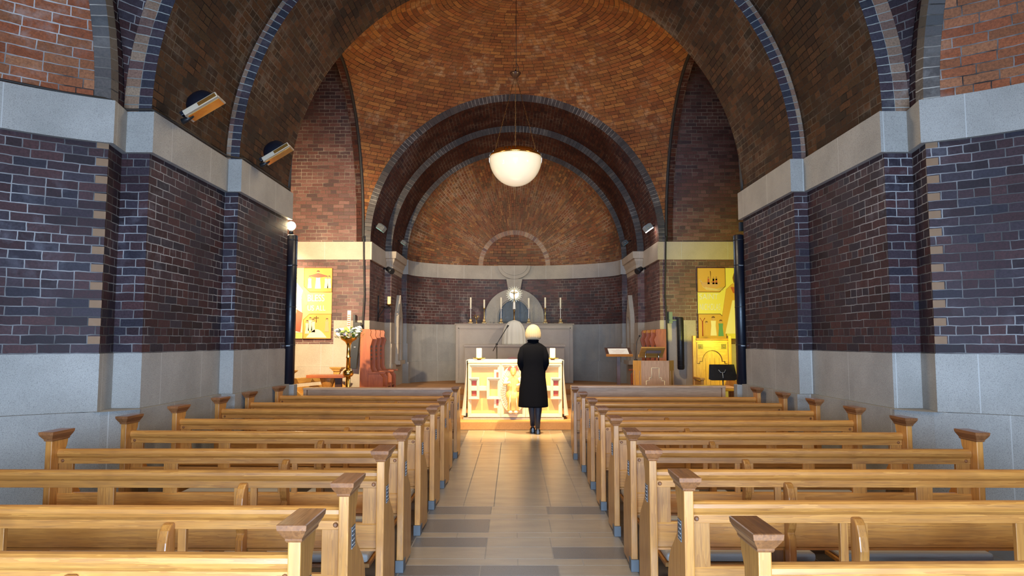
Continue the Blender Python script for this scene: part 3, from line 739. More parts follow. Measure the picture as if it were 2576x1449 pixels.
# ------------------------------------------------------------------ altar and sanctuary
def bez(p0, p1, p2, n=10): return [tuple((1-t)**2*p0[k]+2*t*(1-t)*p1[k]+t*t*p2[k] for k in range(len(p0))) for t in [i/n for i in range(n+1)]]
ALTY = 11.65; SZ = .135
A = thing('altar', (0, ALTY, SZ), 'cream and gold carved altar with red squares, brightly lit in the aisle end', 'altar')
H = .985
MB().box(-.80, .80, .03, .72, .03, H-.02).build('body', ALTG, A)
MB().box(-.87, .82, -.03, .76, 0, .03).build('base', STA, A)
MB().box(-.80, .80, -.01, .74, H-.045, H).build('table_top', ALT, A, bevel=.012)
def frame(x0, x1, z0, z1, w=.05, y=0, mat=ALT, name='moulded_frame', d=.035):
    mb = MB()
    for k, (off, wd, dd) in enumerate(((0, w*.4, d), (w*.4, w*.3, d*.65), (w*.7, w*.3, d*.35))):
        a0, a1, b0, b1 = x0+off, x1-off, z0+off, z1-off
        mb.box(a0, a1, y-dd, .031, b0, b0+wd); mb.box(a0, a1, y-dd, .031, b1-wd, b1)
        mb.box(a0, a0+wd, y-dd, .031, b0+wd, b1-wd); mb.box(a1-wd, a1, y-dd, .031, b0+wd, b1-wd)
    return mb.build(name, mat, A, bevel=.003)
frame(-.79, -.24, .04, .93, .055); frame(.18, .79, .04, .93, .055); frame(-.235, .175, .04, .93, .05)
frame(-.785, -.60, .34, .70, .045, -.02); frame(.60, .785, .34, .70, .045, -.02)
frame(-.475, -.24, .34, .70, .045, -.02); frame(.20, .475, .34, .70, .045, -.02)
for s in (-1, 1):
    MB().box(*sorted((s*.44, s*.74)), -.03, .03, .48, .56).build('cross_bar', ALT, A, bevel=.004)
    for z in (.40, .57): MB().box(*sorted((s*.655, s*.725)), .0, .032, z, z+.075).build('red_square', ALTR, A)
    MB().box(*sorted((s*.235, s*.355)), -.015, .03, .19, .36).build('square_surround', ALT, A, bevel=.004)
    MB().box(*sorted((s*.235, s*.315)), -.02, -.014, .235, .35).build('red_square', ALTR, A)
    MB().box(*sorted((s*.235, s*.355)), -.015, .03, .68, .83).build('square_surround', ALT, A, bevel=.004)
    MB().box(*sorted((s*.235, s*.315)), -.02, -.014, .70, .79).build('red_square', ALTR, A)
# almond shaped glory with ribs and the seated relief figure
mb = MB()
def alm(k, sc=1, cz=.50): # pointed oval
    t = 2*pi*k/48; return (-.03+.235*sc*sin(t)*(1 if abs(sin(t)) > 0 else 0), cz-.40*sc*cos(t))
loops = [[(alm(k, sc)[0], y, alm(k, sc)[1]) for k in range(48)] for sc, y in ((1.0, .03), (1.0, -.03), (.96, -.045), (.88, -.03), (.80, -.022), (.3, -.022))]
mb.loft(loops, sm=True)
for k in range(3, 46, 1):
    p, q = alm(k, .93), alm(k, .45); mb.tube([(p[0], -.036, p[1]), (q[0], -.026, q[1])], .0055, 5)
mb.build('almond_glory', ALT, A)
mb = MB()   # robed seated figure in relief
prof = [(.88, .0, .030, .02), (.86, .0, .042, .05), (.82, 0, .052, .075), (.775, 0, .048, .075), (.745, 0, .03, .06), (.735, 0, .035, .06), (.72, 0, .105, .065), (.66, 0, .13, .08), (.58, 0, .115, .085), (.50, 0, .11, .09), (.45, 0, .125, .12), (.40, 0, .13, .15), (.36, 0, .115, .15), (.26, 0, .095, .12), (.17, 0, .10, .10), (.145, 0, .105, .10)]
loops = []
for z, xc, hw, dp in prof:
    loops.append([(-.03+xc+hw*cos(pi*i/16)*1.0, -.02-dp*sin(pi*i/16)*(1+.10*cos(i*2.2) if z < .72 else 1), z) for i in range(17)])
mb.loft(loops, caps=True, sm=True)
mb.build('relief_figure', ALTG, A)
mb = MB()
for s in (-1, 1):
    mb.tube([(-.03+s*.10, -.06, .695), (-.03+s*.145, -.10, .60), (-.03+s*.05, -.16, .575 if s > 0 else .63)], [.035, .032, .022], 10)
for s in (-1, 1):
    for k in range(5): mb.tube([(-.03+s*.03, -.125+k*.002, .45-.02*k), (-.03+s*.06, -.16, .36-.02*k), (-.03+s*.055, -.13, .22-.015*k)], .006, 5)
for s in (-1, 1): mb.ball((-.03+s*.045, -.11, .13), .035, 10, 6, 0, (1, 1.2, .8))
mb.build('relief_drapery', ALT, A)
mb = MB()
for s in (-1, 1):
    q = [(-.03+s*.012, .80), (-.03+s*.012, .885), (-.03+s*.05, .895), (-.03+s*.085, .87), (-.03+s*.10, .83)]
    mb.prism(q, 1, -.045, -.038)
mb.build('red_halo', ALTR, A)
mb = MB(); mb.ball((-.03, -.085, .79), .032, 12, 8, 0, (1, .7, 1.2)); mb.tube([(-.03, -.11, .775), (-.03, -.10, .73)], [.022, .008], 8)
mb.build('gilded_face', ALTG, A)
# altar cloth, lying on the altar and falling at both ends
mb = MB()
mb.box(-.815, .815, -.005, .73, 0, .006)
def fall(s):
    loops = []
    for k in range(13):
        z = .006-.93*k/12; w = .02*math.sin(k*.9)
        x = s*(.815+.006+.075*(k/12)**1.5)
        row = [(x+s*.012*sin(j*1.3)*k/12-s*.065*(k/12)*max(0, 1-j/2), -.01+.73*j/16, z) for j in range(17)]
        loops.append(row)
    v0 = len(mb.v)
    mb.loft([r+[(p[0]+s*.006, p[1], p[2]) for p in r[::-1]] for r in loops], sm=False)
fall(-1); fall(1)
tag(mb.build('altar_cloth', WHITE, loc=(0, ALTY, SZ+H+.001)), 'white cloth over the carved altar, hanging at both ends', 'altar cloth')
def altar_candle(x, wh):
    d = MB().lathe([(.03, 0), (.035, .012), (.07, .02), (.105, .03), (.11, .042), (.10, .04), (.06, .03), (.0, .028)], n=24).build('candle_dish', BRASS, loc=(x, ALTY+.12, SZ+H+.008))
    tag(d, 'pale gilt candle dish on the %s end of the carved altar' % wh, 'candle dish', 'gilt dishes on the altar')
    c = thing('candle', (x, ALTY+.12, SZ+H+.037), 'thick white candle on the %s end of the carved altar' % wh, 'candle', 'thick white altar candles')
    MB().lathe([(.046, 0), (.048, .01), (.048, .165), (.044, .172), (.02, .166)], n=24).build('wax', WAXW, c)
    MB().tube([(0, 0, .160), (.002, 0, .182)], .002, 6).build('wick', BLACK, c)
altar_candle(-.615, 'left'); altar_candle(.645, 'right')
# high altar
HA_ = thing('high_altar', (0, 16.45, .41), 'tall buff stone high altar against the apse wall', 'altar')
MB().box(-1.19, 1.19, 0, .62, 0, .90).build('mensa_block', STA, HA_)
MB().box(-1.22, 1.22, -.03, .64, .90, .955).build('mensa_slab', STA, HA_, bevel=.006)
MB().box(-1.46, 1.46, .62, .95, 0, 1.45).build('retable', STA, HA_, bevel=.01)
MB().box(-1.49, 1.49, .60, .97, 1.45, 1.475).build('retable_shelf', STA, HA_, bevel=.006)
mb = MB()
for a0, a1, b0, b1 in ((-1.40, 1.40, .10, 1.37),):
    mb.box(a0, a1, .60, .62, b1-.02, b1); mb.box(a0, a0+.02, .60, .62, b0, b1); mb.box(a1-.02, a1, .60, .62, b0, b1)
mb.build('retable_moulding', STA, HA_)
SH = .41+1.475
# tabernacle veil
mb = MB(); loops = []
for k in range(17):
    t = k/16; z = .60*t; r = .29*(1-.12*t)*(sqrt(max(0, 1-max(0, (t-.45)/.55)**2))*.92+.08)
    loops.append([((r*(1+.055*sin(i*2*pi/72*14)*(1-t*.7)))*cos(2*pi*i/72), (r*(1+.055*sin(i*2*pi/72*14)*(1-t*.7)))*.75*sin(2*pi*i/72), z) for i in range(72)])
mb.loft(loops, sm=True)
tag(mb.build('tabernacle_veil', CREAMC, loc=(-.005, 16.85, 1.366)), 'cream pleated tent veil on the stone high altar, under the crucifix', 'tabernacle veil')
# crucifix with sunburst on a pole
cx = thing('crucifix', (-.005, 17.16, SH), 'crucifix before a white gold sunburst on a tall pole above the veil', 'crucifix')
PZ = .74
MB().lathe([(.06, 0), (.06, .02), (.03, .035), (.018, .05), (.018, .30), (.028, .31), (.018, .33), (.018, .36)], n=16).build('pole', DBRASS, cx)
MB().lathe([(.03, .36), (.036, .37), (.030, .46), (.026, .56)], n=12).build('ivory_shaft', WAXW, cx)
mb = MB(); nb = 44
for i in range(nb):
    t = 2*pi*i/nb; r1 = .205 if i % 2 else .17
    a, b = (.05*cos(t-.05), .05*sin(t-.05)), (.05*cos(t+.05), .05*sin(t+.05))
    mb.loft([[(a[0], -.006, PZ+a[1]), (b[0], -.006, PZ+b[1]), (b[0], .006, PZ+b[1]), (a[0], .006, PZ+a[1])],
             [(r1*cos(t-.012), -.003, PZ+r1*sin(t-.012)), (r1*cos(t+.012), -.003, PZ+r1*sin(t+.012)), (r1*cos(t+.012), .003, PZ+r1*sin(t+.012)), (r1*cos(t-.012), .003, PZ+r1*sin(t-.012))]])
mb.prism([(.115*cos(2*pi*i/40), PZ+.115*sin(2*pi*i/40)) for i in range(40)], 1, -.012, .012)
mb.build('sunburst', flat('pale_gilt', (.9, .84, .6), .35, .35), cx)
MB().box(-.012, .012, -.035, -.02, PZ-.20, PZ+.13).box(-.09, .09, -.035, -.02, PZ+.035, PZ+.058).build('cross', DBRASS, cx)
mb = MB(); mb.tube([(0, -.045, PZ-.17), (.004, -.05, PZ-.10), (0, -.045, PZ-.04), (0, -.045, PZ+.02)], [.007, .011, .012, .016], 8); mb.ball((0, -.05, PZ+.045), .015)
for s in (-1, 1): mb.tube([(s*.012, -.045, PZ+.015), (s*.045, -.045, PZ+.018), (s*.085, -.042, PZ+.045)], [.007, .006, .004], 6)
mb.build('crucified_figure', DBRASS, cx)
# six tall candlesticks
def candlestick(x, y, z, h, lab, lab2, plain):
    t = thing('candlestick', (x, y, z), lab, 'candlestick', 'tall candlesticks on the high altar')
    mb = MB(); mb.loft([[(a*w, b*w, zz) for a, b in ((-1, -1), (1, -1), (1, 1), (-1, 1))] for zz, w in ((.015, .055), (.03, .055), (.04, .035), (.06, .03), (.11, .026), (.13, .018))])
    for a in (-1, 1):
        for b in (-1, 1): mb.ball((a*.048, b*.048, .012), .013, 8, 6)
    mb.build('base', DBRASS, t)
    MB().lathe([(.014, .12), (.010, .14), (.010, .36), (.014, .37), (.035, .385), (.036, .392), (.014, .395)], n=12).build('stem', BRASS if plain else flat('ivory_enamel', (.75, .7, .66), .3) if 'ivory_enamel' not in MATS else MATS['ivory_enamel'], t)
    c = thing('candle', (x, y, z+.39), lab2, 'candle', 'slim candles on the high altar candlesticks')
    MB().lathe([(.012, 0), (.021, .03), (.021, h-.39), (.018, h-.385), (.004, h-.38)], n=12).build('wax', WAX, c)
    MB().tube([(0, 0, h-.39), (0, 0, h-.375)], .002, 5).build('wick', BLACK, c)
nm = ['far left', 'second from the left', 'just left of the veil', 'just right of the veil', 'second from the right', 'far right']
for i, (x, h) in enumerate(((-1.10, .655), (-.76, .60), (-.335, .655), (.36, .64), (.775, .655), (1.16, .65))):
    candlestick(x, 17.2, SH, h, 'tall candlestick on the high altar shelf, %s' % nm[i], 'slim cream candle above the high altar shelf, %s' % nm[i], i in (1, 4))
t = thing('branch_ornament', (-.95, 17.2, SH), 'small gold branch ornament on the high altar shelf beside the left candlesticks', 'ornament')
mb = MB(); mb.lathe([(.025, 0), (.02, .02), (.008, .04), (.008, .1)], n=10); mb.build('base', BRASS, t)
mb = MB()
for a in range(6): mb.tube([(0, 0, .09), (.03*cos(a*1.05), .02*sin(a), .15), (.07*cos(a*1.05), .03*sin(a), .17+.02*(a % 3))], .005, 5); mb.ball((.07*cos(a*1.05), .03*sin(a), .175+.02*(a % 3)), .012, 8, 6)
mb.build('branches', BRASS, t)
# microphone stand behind the altar
t = thing('microphone_stand', (-.335, 12.74, SZ), 'black boom microphone stand behind the carved altar', 'microphone stand')
mb = MB()
for k in range(3): mb.tube([(0, 0, .10), (.26*cos(k*2.1), .2*sin(k*2.1), .01)], .009, 6)
mb.build('tripod', BLACK, t)
MB().tube([(0, 0, .05), (0, 0, 1.22)], .010, 8).build('pole', BLACK, t)
MB().tube([(-.07, 0, 1.13), (0, 0, 1.26), (.19, -.02, 1.57)], .007, 8).build('boom', BLACK, t)
MB().ball((0, 0, 1.255), .022).build('clutch', BLACK, t)
MB().tube([(.185, -.02, 1.56), (.215, -.022, 1.61)], [.012, .018], 10).build('microphone', BLACK, t)
# red-backed stools behind the altar
for x, lb in ((-.05, 'rounded pinkish-red chair back behind the altar, left of the woman'), (.53, 'rounded pinkish-red chair back behind the altar, right of the woman')):
    t = thing('chair', (x+.01, 13.12, SZ), lb, 'chair', 'chairs behind the altar')
    MB().prism([(-.2, .55), (-.2, .90)]+[(-.2+.4*i/12, .90+.11*sin(pi*i/12)) for i in range(13)][1:-1]+[(.2, .90), (.2, .55)], 1, .18, .22).build('backrest', PINK, t, bevel=.01)
    MB().box(-.22, .22, -.22, .22, .42, .47).build('seat', PINK, t, bevel=.01)
    for a in (-.2, .17):
        for b in (-.2, .18): MB().box(a, a+.03, b, b+.03, 0, .42 if b < 0 else .60).build('leg', RW[2], t)

# ------------------------------------------------------------------ pendant lamp of the crossing
LX, LY = .01, 11.65
t = thing('pendant_lamp', (LX, LY, 4.12), 'large opal glass bowl lamp with brass rim hung on chains under the dome', 'lamp')
r = .457; prof = [(.001, 0)]+[(r*sin(pi/2*i/16), r*1.08*(1-cos(pi/2*i/16))) for i in range(1, 17)]+[(r*.985, .495), (r*.97, .5)]
MB().lathe(prof, n=48).build('glass_bowl', OPAL, t)
b = MB().lathe([(r*.97, .495), (r*1.0, .497), (r*1.01, .51), (r*.99, .53), (r*.87, .56), (r*.86, .60), (r*.84, .60), (r*.84, .50)], n=48).build('brass_rim', BRASS, t)
mb = MB()
for i in range(36):
    a = 2*pi*i/36
    if (i//4) % 2 == 0: mb.tube([(r*.875*cos(a), r*.875*sin(a), .565), (r*.868*cos(a), r*.868*sin(a), .595)], .004, 4)
mb.build('rim_slots', BLACK, b)
def chain(p, q, name, parent, step=.05):
    p, q = Vector(p), Vector(q); n = int((q-p).length/step); mb = MB(); d = (q-p).normalized(); u = d.cross(Vector((.3, .9, .1))).normalized(); w = d.cross(u)
    for i in range(n):
        c = p+(q-p)*((i+.5)/n); e = u if i % 2 else w
        mb.tube([tuple(c+d*step*.62*cos(2*pi*k/8)+e*.009*sin(2*pi*k/8)) for k in range(9)], .0028, 4)
    return mb.build(name, DBRASS, parent)
for a in (210, 330, 90):
    chain((r*.86*cos(R(a)), r*.86*sin(R(a)), .60), (.015*cos(R(a)), .015*sin(R(a)), 1.93), 'chain', t)
MB().lathe([(.01, 0), (.03, .012), (.065, .05), (.095, .085), (.10, .10), (.02, .105), (.012, .16)], (0, 0, 1.91), 24).build('hub', DW[2], t)
MB().tube([(.012, 0, 2.03), (.012, 0, 7.60-4.12)], .006, 6).build('cord', RUBBER, t)
MB().tube([(.06, 0, 2.0), (.05, 0, 2.12), (.012, 0, 2.20)], .005, 6).build('loop_cable', RUBBER, t)
# wing floodlights on the left band
def flood(x, y, z, lb, scale=1):
    t = thing('floodlight', (x, y, z), lb, 'floodlight', 'black floodlights with amber reflectors on the left band')
    e1 = Vector((.80, .05, .52)).normalized(); nn = Vector((.52, .06, -.82)); nn = (nn-e1*nn.dot(e1)).normalized(); zz = -nn; yy = zz.cross(e1)
    M = Matrix(((e1.x, yy.x, zz.x, 0), (e1.y, yy.y, zz.y, 0), (e1.z, yy.z, zz.z, 0), (0, 0, 0, 1)))
    S = Matrix.Scale(scale, 4); T = Matrix.Translation((.20, 0, .14)) @ M @ S
    mb = MB(); hl = []
    for zz_, k_ in ((0, 1), (.06, .97), (.11, .85), (.15, .62), (.17, .3)):
        hl.append([(-.01+.15*k_*cos(2*pi*i/24), .03+.10*k_*sin(2*pi*i/24), zz_) for i in range(24)])
    mb.loft(hl, sm=True); mb.box(-.17, .17, -.06, .12, -.0, .03); mb.rot(T); mb.build('housing', NAVYB, t, bevel=.004)
    mb = MB(); mb.box(-.175, .175, -.095, -.06, -.02, .03); mb.box(-.18, .18, -.065, .125, -.02, .0); mb.rot(T); mb.build('bezel', flat('cream_bezel', (.55, .45, .33), .5) if 'cream_bezel' not in MATS else MATS['cream_bezel'], t, bevel=.004)
    mb = MB(); mb.box(-.02, .165, -.10, -.094, -.012, .022); mb.box(-.16, .165, -.05, .11, -.024, -.019); mb.rot(T); mb.build('reflector', AMBER, t)
    MB().tube([(.0, 0, .0), (.05, 0, .02), (.10, 0, .06)], [.03, .022, .02], 8).build('bracket', BLACK, t)
    mb = MB(); mb.box(-.21, -.16, -.06, .02, .01, .05); mb.rot(T); mb.build('junction_box', NAVYB, t, bevel=.004)
flood(-3.16, 6.32, 3.52, 'large black floodlight with amber reflector, left band beside the near pier')
flood(-3.02, 7.95, 3.52, 'black floodlight with amber reflector on the left band, farther from the camera')
# cables lying on the band
pts = [(-4.3, 5.0, 3.50), (-4.02, 5.28, 3.505), (-3.75, 5.50, 3.50), (-3.50, 5.66, 3.505), (-3.47, 5.93, 3.50), (-3.25, 5.94, 3.505), (-3.225, 6.3, 3.505), (-3.225, 7.0, 3.505), (-3.225, 7.5, 3.51), (-3.075, 7.6, 3.505), (-3.075, 8.0, 3.505), (-3.075, 9.2, 3.51)]
tag(MB().tube(pts, .011, 6).build('cable', RUBBER), 'thin dark cable lying along the top of the left stone band', 'cable')
# small floodlights and spot lamps of the chancel
def small_flood(x, y, z, s, lb, lit, sc=1, cat='floodlight'):
    t = thing('small_floodlight', (x, y, z), lb, cat, 'small grey floodlights of the chancel arch')
    M = Matrix.Rotation(R(35*s), 4, 'Y') @ Matrix.Rotation(R(-20*s), 4, 'Z') @ Matrix.Scale(sc, 4)
    mb = MB(); mb.loft([[(-.09, -.07, -.05), (.09, -.07, -.05), (.09, .05, -.05), (-.09, .05, -.05)], [(-.09, -.07, .05), (.09, -.07, .05), (.09, .05, .05), (-.09, .05, .05)], [(-.05, -.05, .075), (.05, -.05, .075), (.05, .03, .075), (-.05, .03, .075)]]); mb.rot(M); mb.build('housing', BLUEST if not lit else GREYM, t, bevel=.005)
    mb = MB(); mb.box(-.08, .08, -.062, .042, -.062, -.048); mb.rot(M); mb.build('lens', flat('lit_lens', (1, .95, .9), .3, emit=(1, .9, .8), es=30) if lit else flat('teal_glass', (.2, .42, .42), .1) if 'teal_glass' not in MATS else MATS['teal_glass'], t)
    mb = MB(); mb.tube([(s*.0, 0, .02), (s*-.10, 0, .05), (s*-.16*1, .02, .06)], .012, 6); mb.build('arm', BLACK, t)
    mb = MB(); mb.ball((0, -.075*sc, .0), .012); mb.build('bolt', CHROME, t)
small_flood(-2.80, 14.25, 3.82, 1, 'small grey floodlight with teal glass high on the left of the chancel arch', False)
small_flood(2.80, 14.25, 3.82, -1, 'small grey floodlight, lit bright white, high on the right of the chancel arch', True)
small_flood(-2.65, 16.3, 3.80, 1, 'small dark floodlight above the left stone capital', False, .75)
small_flood(2.65, 16.3, 3.80, -1, 'small dark floodlight above the right stone capital', False, .75)
for s, sd in ((-1, 'left'), (1, 'right')):
    t = thing('spotlight', (s*2.86, 15.45, 3.03), 'black spotlight below the %s stone capital' % sd, 'spotlight', 'black spotlights under the capitals')
    mb = MB(); mb.tube([(s*.12, 0, .06), (s*.02, 0, .06)], .02, 8); mb.build('bracket', BLACK, t)
    mb = MB(); mb.tube([(s*.02, .0, .06), (-s*.10, -.10, -.02)], [.055, .07], 12); mb.build('housing', BLACK, t)
# sanctuary candle on a scrolled iron bracket, and the iron rod
t = thing('bracket_candle', (-2.83, 15.3, 2.05), 'gilt cased candle on a scrolled iron bracket, left chancel wall', 'sanctuary candle')
t.location = (-2.84, 15.3, 1.98)
mb = MB(); mb.tube([(-.13, -.45, -.05), (-.12, -.25, .05), (-.05, -.1, .20), (.02, 0, .24), (.07, .03, .20), (.06, .03, .13), (.03, .02, .12)], .010, 6); mb.tube([(-.13, -.40, .02), (-.1, -.2, .24), (-.04, -.08, .22)], .007, 6)
mb.build('iron_scroll', BLACK, t)
MB().lathe([(.01, .24), (.03, .26), (.08, .28), (.085, .295), (.02, .29)], (.03, 0, 0), 16).build('drip_pan', DBRASS, t)
MB().lathe([(.038, .295), (.04, .30), (.04, .46), (.035, .465), (.01, .46)], (.03, 0, 0), 16).build('candle', flat('amber_wax', (.85, .6, .3), .4, emit=(1, .6, .25), es=.35), t)
tag(MB().tube([(0, 0, 0), (0, 0, .56)], .014, 8).build('iron_rod', BLACK, loc=(-2.945, 14.75, 1.87)), 'dark upright iron rod on the left chancel wall', 'rod')
# dark cables running down beside the arch
for s, sd in ((-1, 'left'), (1, 'right')):
    pts = [(s*3.10, 13.93, 3.60), (s*3.10, 13.92, 3.52), (s*3.09, 13.93, 3.0), (s*3.07, 13.94, 2.4), (s*3.09, 13.93, 1.9), (s*3.09, 13.90, 1.4), (s*3.09, 13.90, .95)]
    tag(MB().tube(pts, .018, 6).build('wall_cable', RUBBER), 'dark cable running down the %s pier of the chancel arch' % sd, 'cable', 'cables down the chancel piers')

# ------------------------------------------------------------------ column speakers by the nave ends
for s, sd in ((-1, 'left'), (1, 'right')):
    t = thing('column_speaker', (s*3.215 if s < 0 else 3.19, 9.42, .86), 'tall blue-black tube standing at the %s nave wall end' % sd, 'column', 'tall blue-black tubes')
    t.location = (-3.10 if s < 0 else 3.10, 9.42, .86)
    MB().lathe([(.055, 0), (.072, .01), (.072, 2.05), (.055, 2.06)], n=24).build('tube', NAVYB, t)
    mb = MB()
    for z in (.53, 1.05, 1.63, 1.98): mb.lathe([(.074, z), (.0755, z+.003), (.0755, z+.01), (.074, z+.013)], n=24)
    mb.build('joint_ring', BLACK, t)
    mb = MB()
    for z in (.52, 1.62): mb.box(-.03, .03, -.079, -.070, z, z+.012)
    mb.build('clip', CHROME, t)
    b = MB().box(-.09, .09, -.06, .09, -.86, 0).build('plinth', ST, t, bevel=.008)
# the bare lamp above the left tube
t = thing('transept_lamp', (-3.12, 9.42, 2.93), 'glaring bare lamp on top of the left blue-black tube', 'lamp')
MB().lathe([(.03, 0), (.03, .05), (.02, .06)], n=12).build('holder', BLACK, t)
MB().ball((0, 0, .12), .060, 16, 12).build('bulb', flat('hot_bulb', (1, .9, .7), .3, emit=(1, .78, .45), es=60), t)
# exit sign by the right tube
t = thing('exit_sign', (3.24, 9.50, 2.98), 'small dark box sign with green symbol above the right tube', 'exit sign')
MB().box(-.10, .06, -.03, .03, 0, .13).build('case', BLACK, t, bevel=.004)
MB().box(-.02, .05, -.034, -.030, .02, .10).build('sign_face', flat('sign_green', (.35, .65, .4), .5, emit=(.35, .8, .4), es=.6), t)
mb = MB(); mb.ball((.012, -.036, .082), .007, 8, 6); mb.tube([(.012, -.036, .074), (.016, -.036, .055), (.005, -.036, .04), (.0, -.036, .028)], .004, 5); mb.tube([(.016, -.036, .055), (.028, -.036, .042), (.03, -.036, .03)], .004, 5); mb.tube([(-.0, -.036, .06), (.014, -.036, .068), (.03, -.036, .06)], .0035, 5)
mb.build('running_man', WHITE, t)

# ------------------------------------------------------------------ wall paintings in the transepts
def text_mesh(txt, size, depth, loc, mat, parent, name='lettering', sx=1):
    cu = bpy.data.curves.new(name, 'FONT'); cu.body = txt; cu.size = size; cu.extrude = depth
    tmp = bpy.data.objects.new('tmp', cu); COL.objects.link(tmp)
    dg = bpy.context.evaluated_depsgraph_get(); me = bpy.data.meshes.new_from_object(tmp.evaluated_get(dg)); bpy.data.objects.remove(tmp)
    me.transform(Matrix.Translation(loc) @ Matrix.Rotation(pi/2, 4, 'X') @ Matrix.Diagonal((sx, 1, 1, 1)))
    me.materials.clear(); me.materials.append(mat); me.name = name
    o = bpy.data.objects.new(name, me); COL.objects.link(o); o.parent = parent
    return o
def person_fig(mb, x, z, h, robe, hair, y=-.045):
    """little flat painted figure; material indices robe / skin 3 / hair"""
    mb.prism([(x-.16*h, z), (x+.16*h, z), (x+.11*h, z+.5*h), (x+.13*h, z+.76*h), (x-.13*h, z+.76*h), (x-.11*h, z+.5*h)], 1, y, y+.012, robe)
    mb.prism([(x+.075*h*cos(2*pi*i/16), z+.87*h+.095*h*sin(2*pi*i/16)) for i in range(16)], 1, y-.002, y+.012, 3)
    mb.prism([(x+.085*h*cos(pi*i/10), z+.90*h+.09*h*sin(pi*i/10)) for i in range(11)], 1, y-.004, y+.012, hair)
def painting(s):
    x_edge = 3.74; w = 1.62; z0, z1 = 1.50, 2.945
    sd = 'left' if s < 0 else 'right'
    lb = {'left': 'gold painted panel lettered BLESS US ALL, glaring under the lamp, left transept', 'right': 'yellow painted panel lettered SAINT NICHOLAS behind the tall chair, right transept'}[sd]
    t = thing('painted_panel', (s*(x_edge+w/2), Y4-.02, z0), lb, 'painting')
    Hh = z1-z0; hw = w/2
    MB().box(-hw, hw, -.03, 0, 0, Hh).build('panel', PAINTY if s < 0 else flat('painting_yellow', (.80, .68, .14), .6), t, bevel=.003)
    mats = [PAINTO, PAINTD, PAINTW, flat('painted_skin', (.62, .34, .14), .6) if 'painted_skin' not in MATS else MATS['painted_skin'], PAINTR, PAINTG]
    # the inner column of scenes is the one towards the aisle
    c0, c1 = sorted((-s*hw, -s*(hw-.57)))
    e = c1 if s < 0 else c0   # unused guard
    def sxp(x): return x if s < 0 else x
    for top in (True, False):
        a, b = (.95, Hh) if top else (0, .50)
        cham = .12
        far = (c0 if s < 0 else c1)
        if s < 0: poly = [(c1, a), (c1, b), (c0, b), (c0, a+cham), (c0+cham, a)] if top else [(c0, 0), (c1, 0), (c1, b), (c0+cham, b), (c0, b-cham)]
        else: poly = [(c0, a), (c1-cham, a), (c1, a+cham), (c1, b), (c0, b)] if top else [(c0, 0), (c1, 0), (c1, b-cham), (c1-cham, b), (c0, b)]
        fr = MB().prism(poly, 1, -.036, -.029).build('scene_field', PAINTO, t)
        mb = MB()
        for i in range(len(poly)):
            p, q = poly[i], poly[(i+1) % len(poly)]; mb.tube([(p[0], -.038, p[1]), (q[0], -.038, q[1])], .006, 5)
        mb.build('scene_border', PAINTD if s > 0 else flat('border_brown', (.38, .17, .04), .6), fr)
    xm = (c0+c1)/2
    mb = MB()
    if s < 0:
        person_fig(mb, xm, 1.02, .38, 2, 1); 
        mb.prism([(xm-.2, 1.28), (xm, 1.34), (xm+.2, 1.28), (xm, 1.24)], 1, -.05, -.046, 4)
        for dx in (-.17, .17, .23): person_fig(mb, xm+dx, 1.03, .26, 2, 1)
        mb.build('scene_figures', mats, t); mb = MB()
        mb.tube([(xm-.02, -.04, .33), (xm-.02, -.04, .46)], .008, 5, 1); mb.tube([(xm-.07, -.04, .42), (xm+.03, -.04, .42)], .008, 5, 1)
        mb.prism([(xm-.22+.42*i/14, .02+.17*sin(pi*i/14)) for i in range(15)], 1, -.045, -.036, 2)
        for dx, zz in ((-.20, .1), (-.14, .16), (-.08, .13), (.2, .14)): person_fig(mb, xm+dx, zz, .28, 2 if dx < 0 else 3, 1)
    else:
        mb.prism([(xm-.22, 1.15), (xm-.15, 1.05), (xm+.1, 1.04), (xm+.2, 1.14)], 1, -.045, -.036, 3)
        mb.tube([(xm, -.04, 1.12), (xm-.02, -.04, 1.38)], .006, 5, 1); mb.prism([(xm-.01, 1.16), (xm+.13, 1.2), (xm-.01, 1.36)], 1, -.045, -.036, 0)
        for k in range(4): mb.tube([(xm-.25+.02*k, -.04, 1.22-.05*k), (xm-.1, -.04, 1.04-.015*k), (xm+.1, -.04, 1.01-.01*k), (xm+.24, -.04, 1.05-.02*k)], .004, 5, 2)
        for dx in (-.06, .04, .1): person_fig(mb, xm+dx, 1.11, .15, 4, 1)
        mb.build('scene_figures', mats, t); mb = MB()
        person_fig(mb, xm+.02, .06, .40, 2, 1); person_fig(mb, xm-.12, .06, .30, 0, 1); person_fig(mb, xm+.17, .05, .34, 5, 1)
        mb.tube([(xm-.2, -.04, .05), (xm-.2, -.04, .36)], .012, 6, 4); mb.tube([(xm-.2-.05, -.04, .42), (xm-.2, -.04, .34), (xm-.2+.05, -.04, .42)], .007, 5, 4)
    mb.build('scene_figures', mats, t)
    # large robed figure in the middle
    mb = MB(); gx = (s*.03)
    robe = 2
    if s < 0:
        mb.prism([(gx-.30, .12), (gx+.26, .12), (gx+.22, .8), (gx+.28, .95), (gx+.12, 1.14), (gx-.12, 1.14), (gx-.28, .95), (gx-.22, .8)], 1, -.045, -.034, 2)
        mb.prism([(gx+.10, .16), (gx+.22, .13), (gx+.26, .52), (gx+.13, .60)], 1, -.052, -.045, 4); mb.prism([(gx-.22, .13), (gx-.10, .16), (gx-.13, .6), (gx-.26, .52)], 1, -.052, -.045, 4)
        mb.prism([(gx, .68), (gx+.055, .76), (gx+.04, .80), (gx, .785), (gx-.04, .80), (gx-.055, .76)], 1, -.056, -.045, 4)
        mb.prism([(gx+.22, .85), (gx+.32, .66), (gx+.36, .72), (gx+.26, 1.0)], 1, -.05, -.04, 3)
    else:
